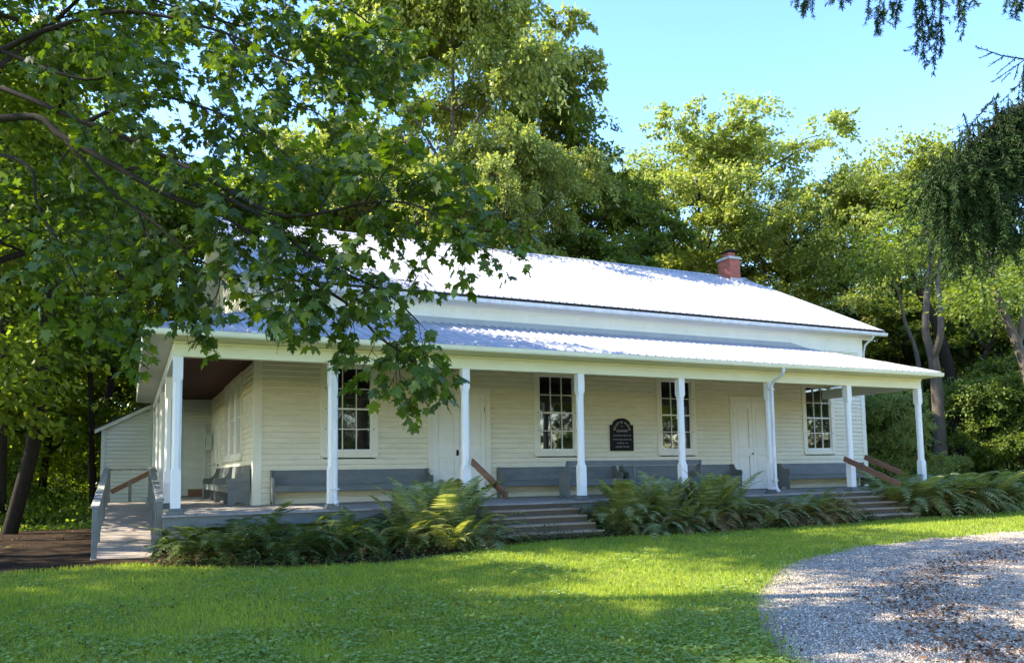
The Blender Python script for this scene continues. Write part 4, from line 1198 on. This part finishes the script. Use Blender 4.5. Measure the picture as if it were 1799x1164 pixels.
# right wood
GR_ = 'dark woodland trees right of the house'
LR = 'dark leafy tree in the shaded wood behind the right porch end'
for i, (px, d, s) in enumerate([(1560, 44, .8), (1640, 50, .9), (1700, 38, .75), (1790, 44, .85), (1850, 34, .75), (1540, 56, .95), (1480, 48, .8), (1900, 42, .9), (1750, 56, 1.0)]):
    x, y = B(px, d); put_tree('woodland_tree', TM['dark'][i % 2], x, y, s, LR, group=GR_, sz=s * .8)
GS = 'understorey of the right wood'
LS = 'low spreading dark green sapling at the edge of the right wood'
for i, (px, d, s) in enumerate([(1540, 38, .8), (1590, 42, 1), (1680, 40, .9), (1730, 33, .75), (1790, 36, .9), (1770, 30, .7), (1850, 32, .9), (1640, 46, 1.1), (1560, 50, 1.2), (1700, 50, 1.2), (1800, 48, 1.2), (1900, 38, 1)]):
    x, y = B(px, d); put_tree('sapling', TM['darkunder'][i % 2], x, y, s, LS, group=GS)
x, y = B(1572, 27.5); put_tree('shrub', TM['bush'][0], x, y, 1.2, 'pale green pointed shrub behind the last porch post', 'shrub', rz_=1, sz=1.45)
x, y = B(1670, 29); put_tree('shrub', TM['bush'][0], x, y, .6, 'small pale shrub beside the forked trunk right of the porch', 'shrub', rz_=3)

for i, (x, y, s) in enumerate([(9, -25, .9), (17, -27, 1.0), (25, -26, .9), (33, -27, 1.), (43, -24, 1.), (54, -18, 1.)]):
    put_tree('woodland_tree', TM['wood'][i % 3], x, y, s, 'tree across the drive whose leaves mirror in the porch windows', group='trees across the drive', sz=.62 * s)
    put_tree('sapling', TM['under'][i % 2], x + 3, y + 1, 1.1, 'low tree across the drive mirrored at the foot of the porch windows', group='low trees across the drive')
ORD = ['leftmost', 'second from left', 'third from left', 'fourth from left', 'fifth from left', 'sixth from left', 'seventh from left', 'eighth from left', 'ninth from left', 'tenth from left', 'eleventh from left', 'twelfth from left']


def order_labels(group, what):
    L = [o for o in bpy.data.objects if o.get('group') == group]
    def px(o):
        v_ = np.array(o.location) - CAM; return float(v_ @ RT) / float(v_ @ FW)
    L.sort(key=px)
    for k, o in enumerate(L): o['label'] = f'{ORD[k]} {what}'


order_labels(GW, 'of the slender leafy trees in the sunlit left woods'); order_labels(GU, 'of the bright green saplings in the left woods')
order_labels(GR_, 'of the dark leafy trees behind the right porch end'); order_labels(GS, 'of the low dark saplings along the right wood')

# bare-stemmed trees seen as trunks
def stem_tree(name, label, polys, crown=None, group=None, bm='bark'):
    """polys: list of (points, r0, r1) in world space; crown: list of (centre, radius, leaf material)"""
    b0 = polys[0][0][0]
    T = bpy.data.objects.new(name, None); COL.objects.link(T); T.location = tuple(b0); tag(T, label, 'tree', group)
    mb = MB()
    for pts_, r0, r1 in polys:
        # resample smoothly
        P = [Vector(p_) - Vector(b0) for p_ in pts_]; out = []
        for i in range(len(P) - 1):
            a = P[max(i - 1, 0)]; b_ = P[i]; c = P[i + 1]; d = P[min(i + 2, len(P) - 1)]
            for k in range(5):
                t = k / 5
                out.append(.5 * ((2 * b_) + (c - a) * t + (2 * a - 5 * b_ + 4 * c - d) * t * t + (3 * b_ - a - 3 * c + d) * t ** 3))
        out.append(P[-1]); n = len(out)
        mb.tube(out, [r0 + (r1 - r0) * i / (n - 1) for i in range(n)], 9)
    mb.build('trunk', bm, T, smooth=True)
    if crown:
        Ps = []; Ds = []
        for c, r, per in crown:
            c = np.array(c) - np.array(b0); nc = 26; u_ = unit(nc)
            cc = c + u_ * r * np.array([1, 1, .45]) * rng.uniform(.3, 1, (nc, 1))
            q = (cc[:, None] + rng.normal(size=(nc, per, 3)) * r * .22 * np.array([1, 1, .5])).reshape(-1, 3); Ps.append(q); Ds.append(q - c)
        P = np.concatenate(Ps); D = np.concatenate(Ds); n = len(P); D = D / (np.linalg.norm(D, axis=1, keepdims=True) + .01) + unit(n) * .7 + [0, 0, -.4]
        me = leaves('crown', P, D, unit(n) * .7 + [0, 0, 1], rng.uniform(.10, .19, n), OVAL)
        link('crown', me, crown_mat(label), T)
    return T


def crown_mat(label): return 'dark_leaf' if 'right' in label else 'wood_leaf'


def line(*q): return [at(*p_) for p_ in q]


D_ = 30
stem_tree('forked_tree', 'grey tree forking low, right of the last porch post', [
    (line((1656, 835, D_), (1650, 740, D_), (1644, 660, D_), (1636, 610, D_)), .25, .18),
    (line((1638, 625, D_), (1626, 580, D_), (1630, 500, D_), (1636, 440, D_), (1620, 380, D_)), .16, .06),
    (line((1638, 630, D_), (1652, 590, D_ - .5), (1652, 540, D_ - .5), (1648, 480, D_), (1668, 410, D_), (1690, 350, D_)), .14, .05)],
    [(at(1620, 420, D_), 2.6, 40), (at(1690, 440, D_ + 1), 2.6, 40), (at(1560, 470, D_ + 2), 2.2, 40), (at(1650, 350, D_), 2.2, 40)])
stem_tree('leaning_tree', 'dark trunk leaning left just behind the forked tree', [
    (line((1688, 815, 33), (1680, 720, 33), (1666, 640, 33), (1640, 560, 33), (1600, 480, 33), (1590, 420, 33)), .27, .10)],
    [(at(1590, 430, 33), 2.2, 40)], bm='bark_dark')
stem_tree('leaning_tree', 'long pale trunk leaning left at the right edge of the picture', [
    (line((1840, 800, 27), (1806, 660, 27), (1785, 600, 27), (1768, 560, 27), (1745, 500, 27), (1740, 440, 27)), .20, .08), (line((1790, 610, 27), (1800, 540, 27), (1830, 480, 27)), .10, .05)],
    [(at(1745, 520, 26), 1.8, 42), (at(1800, 500, 27), 1.8, 40)])
stem_tree('leaning_tree', 'thin crooked trunk between the forked tree and the right edge', [
    (line((1705, 840, 34), (1716, 690, 34), (1728, 630, 34), (1745, 590, 34), (1752, 540, 34)), .16, .07), (line((1735, 615, 34), (1700, 570, 34), (1670, 520, 34)), .12, .05)],
    [(at(1720, 520, 34), 2.2, 40), (at(1770, 560, 33), 2., 40)], bm='bark_dark')
stem_tree('bare_sapling', 'thin curved grey sapling rising just beyond the roof corner', [
    (line((1612, 820, 33), (1618, 700, 33), (1610, 620, 33), (1590, 565, 33), (1580, 520, 33), (1570, 490, 33)), .11, .04)])
stem_tree('slender_tree', 'dark slanting trunk nearest the ramp at the left edge', [
    (line((14, 945, 19), (40, 850, 19), (62, 760, 19), (74, 640, 19), (90, 500, 19), (98, 400, 19), (104, 250, 19), (120, 60, 19)), .18, .10),
    (line((96, 420, 19), (140, 300, 19), (200, 200, 20)), .10, .04)],
    [(at(110, 150, 19), 2.2, 40), (at(40, 120, 20), 2.2, 36)], bm='bark_dark')
stem_tree('slender_tree', 'brown trunk cut off by the left edge of the picture', [
    (line((0, 900, 22), (4, 700, 22), (10, 500, 22), (6, 300, 22), (0, 60, 22)), .15, .08), (line((8, 560, 22), (40, 480, 22), (60, 400, 22)), .07, .03)], bm='bark_dark')
stem_tree('slender_tree', 'very thin trunk of the left woods standing above the shed', [
    (line((162, 900, 28), (160, 700, 28), (150, 500, 28), (160, 300, 28), (150, 150, 28)), .10, .05)], bm='bark_dark')
stem_tree('slender_tree', 'thin forked trunk of the left woods close to the shed roof', [
    (line((196, 880, 30), (190, 700, 30), (215, 560, 30), (205, 400, 30), (215, 200, 30)), .16, .07), (line((212, 590, 30), (240, 500, 30), (262, 380, 30)), .09, .04)], bm='bark_dark')

# far mass of forest closing the view
def far_wood():
    n = 130000
    a = rng.uniform(-1.15, .95, n) + math.atan2(FW[1], FW[0])
    r = rng.uniform(58, 88, n); x = CAM[0] + r * np.cos(a); y = CAM[1] + r * np.sin(a)
    hmax = 6 + 3.0 * np.sin(a * 23) + 2 * np.sin(a * 61) + 2.0 * np.sin(a * 11 + 1)
    z = -.7 + hmax * rng.random(n) ** .8
    d = unit(n)
    me = leaves('far_forest', np.stack([x, y, z], 1), d, unit(n) * .8 + [0, -.4, 1], rng.uniform(.35, .75, n), BIT)
    o = link('far_forest', me, 'wood_leaf'); o['kind'] = 'stuff'; tag(o, 'distant mass of forest closing the view behind the trees', 'forest')


far_wood()


# ------------------------------------------------------------------ foreground maple
def maple():
    T = thing('maple_tree', 'large maple in the left foreground whose leafy branches hang over the porch roof', 'tree', tuple(at(-420, 1000, 8.5)))
    O = Vector(T.location); O.z = float(gz(O.x, O.y)); T.location = O
    tb = MB(); tips = []

    def smooth(P, k=5):
        P = [Vector(p_) for p_ in P]; out = []
        for i in range(len(P) - 1):
            a = P[max(i - 1, 0)]; b_ = P[i]; c = P[i + 1]; d = P[min(i + 2, len(P) - 1)]
            for q in range(k):
                t = q / k; out.append(.5 * ((2 * b_) + (c - a) * t + (2 * a - 5 * b_ + 4 * c - d) * t * t + (3 * b_ - a - 3 * c + d) * t ** 3))
        out.append(P[-1]); return out
    tk = smooth([(O.x, O.y, O.z - .1), at(-440, 700, 8.6), at(-430, 450, 8.7), at(-380, 200, 8.9), at(-340, -150, 9.2), at(-300, -500, 9.5)])
    n = len(tk); tb.tube([p_ - O for p_ in tk], [.34 - .24 * i / (n - 1) for i in range(n)], 12)
    limbs = [
        ([(-430, 450, 8.7), (-180, 260, 8.4), (40, 205, 8.1), (110, 240, 8), (200, 290, 7.8), (300, 345, 7.5), (380, 372, 7.4), (437, 409, 7.3), (509, 470, 7.2), (567, 506, 7.1), (617, 539, 7.0), (664, 590, 6.9), (715, 625, 6.9), (742, 655, 6.9)], .085, .010, 4, (.62, .28)),
        ([(200, 290, 7.8), (330, 320, 7.6), (470, 385, 7.2), (531, 438, 7.1), (603, 478, 7), (682, 517, 7.0), (735, 565, 7.0)], .045, .010, 1, (.85, .30)),
        ([(-400, 330, 8.8), (-100, 150, 8.5), (150, 215, 8), (340, 300, 7.6), (480, 375, 7.3), (575, 372, 7.2), (640, 357, 7.1), (722, 358, 7), (790, 395, 6.9), (850, 440, 6.9)], .065, .008, 2, (.70, .30)),
        ([(722, 358, 7), (725, 322, 7.0), (770, 315, 7), (800, 330, 7)], .016, .006, 0, (.35, .22)),
        ([(640, 357, 7.1), (665, 318, 7.1), (695, 270, 7.1), (690, 230, 7.1)], .018, .006, 0, (.38, .22)),
        ([(560, 370, 7.2), (600, 300, 7.3), (640, 250, 7.3)], .018, .006, 0, (.45, .3)),
        ([(-380, 200, 8.9), (-120, 120, 8.8), (0, 88, 8.6), (75, 55, 8.5), (220, 20, 8.6), (400, 60, 8.6), (520, 120, 8.5)], .10, .014, 3, (1.1, .5)),
        ([(150, 215, 8.0), (260, 170, 8.0), (360, 190, 7.9), (450, 230, 7.7), (520, 290, 7.5)], .04, .008, 0, (.85, .45)),
        ([(0, 88, 8.6), (150, 140, 8.3), (260, 110, 8.2), (350, 130, 8.1)], .04, .008, 0, (.85, .45)),
        ([(-300, 300, 8.8), (-60, 270, 8.2), (48, 290, 7.6), (65, 360, 7.5), (100, 420, 7.4), (130, 480, 7.3), (170, 550, 7.2)], .045, .008, 3, (.55, .25)),
        ([(110, 240, 8), (190, 330, 7.8), (270, 390, 7.6), (325, 440, 7.5), (388, 476, 7.5), (450, 490, 7.4)], .035, .008, 1, (.60, .25)),
        ([(388, 476, 7.5), (380, 520, 7.5), (340, 560, 7.5)], .012, .005, 0, (.35, .22)),
        ([(240, 360, 7.7), (270, 470, 7.6), (262, 540, 7.6), (240, 600, 7.6)], .020, .006, 0, (.42, .22)),
        ([(567, 506, 7.1), (520, 520, 7.1), (480, 540, 7.1)], .014, .005, 0, (.38, .22)),
        ([(697, 604, 6.9), (700, 640, 6.9), (705, 680, 6.9)], .012, .005, 0, (.25, .2)),
        ([(-380, 200, 8.9), (-100, 0, 9), (100, -60, 9.2), (300, -40, 9.4), (480, -10, 9.6), (600, 10, 9.8), (670, 60, 9.8)], .08, .012, 2, (1.1, .55)),
        ([(100, -60, 9.2), (330, 20, 9.1), (480, 60, 9.2), (590, 90, 9.3), (640, 130, 9.3)], .03, .008, 1, (.75, .45)),
        ([(480, -10, 9.6), (560, 60, 9.5), (680, 70, 9.6), (705, 110, 9.6)], .025, .007, 0, (.6, .35)),
        ([(400, 60, 8.6), (480, 170, 8.5), (560, 200, 8.4), (600, 260, 8.2)], .025, .007, 0, (.7, .4)),
        ([(300, -40, 9.4), (420, 60, 9.3), (520, 110, 9.2), (600, 100, 9.3)], .03, .008, 0, (.8, .5)),
    ]
    tw = MB(); LP = []; LD = []; LN = []; LS_ = []

    def twig(p, d, L):
        d = d.normalized(); m_ = max(3, int(L / .075)); pts_ = [p]
        for i in range(m_):
            d = (d + Vector(rng.normal(size=3)) * .16 + Vector((0, 0, -.05))).normalized(); pts_.append(pts_[-1] + d * (L / m_))
        tw.tube([q - O for q in pts_], [.004 * (1 - .6 * i / m_) for i in range(m_ + 1)], 3, False)
        for i, q in enumerate(pts_[1:]):
            for _ in range(2 if i < m_ - 1 else 3):
                o_ = Vector(rng.normal(size=3)); o_.z *= .35; o_.z -= .25; o_ = (o_.normalized() + d * .5).normalized()
                st = rng.uniform(.03, .07); LP.append(q + o_ * st - O)
                LD.append(o_ + Vector((0, 0, -rng.uniform(.1, .9)))); LN.append(Vector((rng.normal() * .5, rng.normal() * .5, 1))); LS_.append(rng.uniform(.05, .135))
    for (q, r0, r1, start, (la, lb)) in limbs:
        P = smooth([at(*k) for k in q]); n = len(P); tb.tube([p_ - O for p_ in P], [.62 * (r0 + (r1 - r0) * (i / (n - 1)) ** .6) for i in range(n)], 7)
        s0 = start * 5
        acc = 0
        for i in range(max(s0, 1), n):
            acc += (P[i] - P[i - 1]).length
            if acc < (.086 if q[0][0] in (-430, 110, 200, 240, -300) else .062): continue
            acc = 0; t = (i - s0) / max(1, n - 1 - s0)
            L = (la + (lb - la) * t) * rng.uniform(.6, 1.1)
            d = (P[i] - P[i - 1]).normalized()
            o_ = Vector(rng.normal(size=3)); o_ = (o_ - d * o_.dot(d)).normalized(); o_.z = o_.z * .8 - .05
            dd = (d * rng.uniform(.3, .9) + o_).normalized()
            # side branch with twigs
            m_ = max(2, int(L / .10)); p_ = P[i].copy(); bp_ = [p_.copy()]
            for k in range(m_):
                dd = (dd + Vector(rng.normal(size=3)) * .14 + Vector((0, 0, -.06))).normalized(); p_ = p_ + dd * (L / m_); bp_.append(p_.copy())
                if k > 0 or L < .4: twig(p_, dd + Vector(rng.normal(size=3)) * .9, rng.uniform(.12, .26))
            twig(p_, dd, .25)
            tb.tube([z_ - O for z_ in bp_], [max(.003, .008 * (L) * (1 - .75 * k / m_)) for k in range(m_ + 1)], 4, False)
        twig(P[-1], P[-1] - P[-2], .3)
    Pn = np.array(LP) + np.array(O); keep = np.ones(len(Pn), bool)
    for c_, rr_, pr_ in ((at(470, 490, 7.25), .42, .72), (at(430, 650, 7.3), .50, .97), (at(330, 640, 7.4), .35, .95), (at(250, 520, 7.5), .30, .5), (at(560, 420, 7.2), .22, .35)):
        keep &= ~((np.linalg.norm(Pn - c_, axis=1) < rr_) & (rng.random(len(Pn)) < pr_))
    sel = [i for i in range(len(LP)) if keep[i]]
    LP, LD, LN, LS_ = [LP[i] for i in sel], [LD[i] for i in sel], [LN[i] for i in sel], [LS_[i] for i in sel]
    tb.build('trunk', 'bark_dark', T, smooth=True)
    tw.build('twigs', 'bark_dark', T)
    me = leaves('crown', np.array(LP), np.array(LD), np.array(LN), np.array(LS_), MAPLE)
    link('crown', me, 'maple', T); print('maple leaves', len(LP))


maple()
# second maple a little farther, filling the upper left
x, y = B(60, 13.5)
TM['maple2'] = [tree_meshes(15, 4.6, .30, .22, 16, 90, 'maple', 'bark_dark', .135, 17, MAPLE, .5, lobe_r=(.14, .26), clump=.5)]
x, y = B(-90, 13.5); put_tree('maple_tree', TM['maple2'][0], x, y, 1.0, 'maple behind the foreground branches at the upper left edge', rz_=0)
x, y = B(480, 21.5); y += 0
put_tree('woodland_tree', TM['wood'][1], -6.4, 15.5, 1.0, 'leafy tree overhanging the left end of the main roof', rz_=2.0, sz=1.0)
for i, (x, y, s) in enumerate([(-17, 2, 1.05), (-12.3, -3.6, .9)]):  # unseen trees, added for the shade they cast on lawn and maple
    put_tree('woodland_tree', TM['wood'][i % 3], x, y, s, ['thin-crowned tree well beyond the left edge, level with the ramp', 'thin-crowned tree beyond the left edge, nearer the lawn'][i])


# ------------------------------------------------------------------ spruce
def spruce():
    T = thing('spruce_tree', 'dark spruce at the right with long hanging branches against the sky', 'tree', tuple(at(2350, 900, 6.6)))
    O = Vector(T.location); O.z = float(gz(O.x, O.y)); T.location = O
    tb = MB(); tb.tube([(0, 0, -.1), (.02, .05, 3), (0, .1, 7), (.05, .05, 13)], [.30, .25, .18, .05], 12)
    NP = []; ND = []; NL = []

    def needles(pts_, ln=.033, dens=250, rad=1.0):
        pts_ = np.array([np.array(p_) for p_ in pts_]); seg = np.linalg.norm(np.diff(pts_, axis=0), axis=1)
        for i in range(len(seg)):
            k = max(2, int(seg[i] * dens)); t = rng.random((k, 1)); p_ = pts_[i] * (1 - t) + pts_[i + 1] * t
            d = (pts_[i + 1] - pts_[i]) / (seg[i] + 1e-9); u_ = unit(k); u_ = u_ - (u_ @ d)[:, None] * d
            NP.append(p_); ND.append(u_ * rad + d * .8); NL.append(rng.uniform(.8, 1.25, k) * ln)

    def hang(p, L, side=True, down=.9, out=None):
        p = Vector(p); d = Vector(rng.normal(size=3)) * .25 + Vector((0, 0, -down)) + (out or Vector((0, 0, 0)))
        n = max(3, int(L / .09)); P = [p]
        for i in range(n):
            d = (d.normalized() + Vector(rng.normal(size=3)) * .07 + Vector((0, 0, -.16))).normalized(); P.append(P[-1] + d * (L / n))
        tb.tube([q - O for q in P], [.0045 - .003 * i / n for i in range(n + 1)], 3, False); needles([q - O for q in P])
        if side:
            for i in range(1, n):
                if rng.random() < .75:
                    dd = (d + Vector(rng.normal(size=3)) * .8).normalized(); l_ = rng.uniform(.08, .24); a = P[i]; b_ = a + dd * l_ + Vector((0, 0, -.03))
                    tb.tube([a - O, b_ - O], [.003, .0015], 3, False); needles([a - O, b_ - O])
    # big drooping bough
    tp = at(2350, -300, 6.6)
    bough = [Vector(tp), Vector(at(2060, 20, 6.3)), Vector(at(1900, 120, 6.1)), Vector(at(1799, 185, 6.0)), Vector(at(1745, 222, 5.9)), Vector(at(1700, 258, 5.85)), Vector(at(1668, 290, 5.8)), Vector(at(1640, 318, 5.8))]
    tb.tube([q - O for q in bough], [.05, .035, .028, .022, .017, .012, .008, .004], 7)
    for i in range(1, len(bough) - 1):
        a, b_ = bough[i], bough[i + 1]; L = (b_ - a).length; k = max(2, int(L / .0052))
        for j in range(k):
            t = (j + rng.random()) / k
            if math.sin((i + t) * 9.5) < -.15 and rng.random() < .8: continue
            p_ = a.lerp(b_, t) + Vector(rng.normal(size=3)) * .07
            frac = (i + t) / (len(bough) - 1)
            Lh = (1.15 if frac < .72 else 1.0 - .9 * (frac - .72) / .28) * rng.uniform(.3, .85)
            hang(p_, max(.2, Lh))
    # upright-ish side sprays of the bough and the second bough behind
    for (px, py, qx, qy) in ((1745, 225, 1690, 222), (1760, 210, 1712, 222), (1700, 262, 1650, 300), (1690, 268, 1640, 340)):
        P = [Vector(at(px, py, 5.9)), Vector(at((px + qx) / 2, (py + qy) / 2 - 3, 5.85)), Vector(at(qx, qy, 5.8))]
        tb.tube([q - O for q in P], [.005, .004, .002], 3, False); needles([q - O for q in P], .022, 240)
        for _ in range(5):
            a = P[0].lerp(P[2], rng.random()); e = a + (P[2] - P[0]).normalized() * .09 + Vector(rng.normal(size=3)) * .05; needles([a - O, e - O], .022, 200)
    for base, tipp in (((1690, 300, 6.2), (1690, 345, 6.1)), ((1655, 330, 5.9), (1670, 400, 5.9)), ((1740, 300, 6.3), (1760, 350, 6.2))):
        for _ in range(16):
            p_ = Vector(at(*base)).lerp(Vector(at(*tipp)), rng.random()) + Vector(rng.normal(size=3)) * .12
            hang(p_, rng.uniform(.25, .6))
    # tips hanging into the top of the picture
    d = 4.6
    for (px, y0, y1) in ((1398, -60, 14), (1412, -70, 30), (1428, -70, 18), (1478, -60, 16), (1462, -60, 6), (1525, -80, 32), (1540, -90, 58), (1548, -90, 40), (1572, -70, 44), (1568, -60, 30), (1612, -120, 95), (1625, -130, 118), (1640, -140, 132), (1652, -120, 95), (1634, -120, 80), (1688, -90, 44), (1692, -90, 60), (1716, -60, 10), (1765, -80, 24), (1785, -80, 30), (1793, -90, 18)):
        a = Vector(at(px + rng.uniform(-25, 25), y0, d + .1)); b_ = Vector(at(px, y1, d)); m_ = (a + b_) / 2 + Vector(rng.normal(size=3)) * .02
        P = [a, m_, b_]; tb.tube([q - O for q in P], [.004, .003, .0015], 3, False); needles([q - O for q in P], .022, 420)
        L = (b_ - a).length
        for k in range(int(L / .028)):
            q = a.lerp(b_, rng.uniform(.2, .95)); e = q + ((b_ - a).normalized() + Vector(rng.normal(size=3)) * .35).normalized() * rng.uniform(.035, .09); needles([q - O, e - O], .021, 380)
    up_ = [Vector(at(2300, -400, 6.4)), Vector(at(2000, -200, 5.2)), Vector(at(1750, -130, 4.8)), Vector(at(1500, -90, 4.7)), Vector(at(1380, -70, 4.65))]
    tb.tube([q - O for q in up_], [.05, .03, .02, .012, .006], 6)
    # the spray coming in from the right edge
    st = [Vector(at(1860, 130, d)), Vector(at(1799, 104, d)), Vector(at(1760, 98, d)), Vector(at(1714, 82, d))]
    tb.tube([q - O for q in st], [.006, .005, .004, .002], 4, False); needles([q - O for q in st], .016, 300)
    for (a, b_) in (((1765, 98), (1738, 116)), ((1785, 102), (1752, 130)), ((1800, 106), (1742, 145)), ((1790, 112), (1782, 140)), ((1799, 112), (1796, 145)), ((1745, 92), (1722, 102)), ((1775, 128), (1760, 142))):
        P = [Vector(at(*a, d)), Vector(at(*b_, d))]; tb.tube([q - O for q in P], [.004, .002], 3, False); needles([q - O for q in P], .015, 300)
    tb.build('trunk', 'bark_dark', T)
    P = np.concatenate(NP); D = np.concatenate(ND); S = np.concatenate(NL); n = len(P)
    me = leaves('needles', P, D, unit(n), S, [(.09, 0, 0), (.08, .8, 0), (0, 1, 0), (-.08, .8, 0), (-.09, 0, 0)]); link('needles', me, 'needle', T); print('needles', n)
    # crown of the same tree, outside the picture on the right and above
    Q = []; QD = []
    for _ in range(650):
        z = rng.uniform(1.2, 12.5); R_ = 2.9 * (1 - z / 14); a = rng.uniform(0, 6.28); L = R_ * rng.uniform(.5, 1)
        c = np.array([math.cos(a) * L, math.sin(a) * L, z - L * .25]); k = 150
        q = c + rng.normal(size=(k, 3)) * [.16, .16, .30]; Q.append(q); QD.append(np.tile([math.cos(a) * .3, math.sin(a) * .3, -1], (k, 1)) + unit(k) * .4)
    P = np.concatenate(Q); D = np.concatenate(QD); W = P + np.array(O)
    v_ = W - CAM; dd = v_ @ FW; px = CX + FPX * (v_ @ RT) / np.maximum(dd, .1)
    ok = (dd < .3) | (px > 1830)
    P, D = P[ok], D[ok]; n = len(P)
    me = leaves('crown', P, D, unit(n), rng.uniform(.035, .075, n), SLIM); link('crown', me, 'needle', T)


spruce()
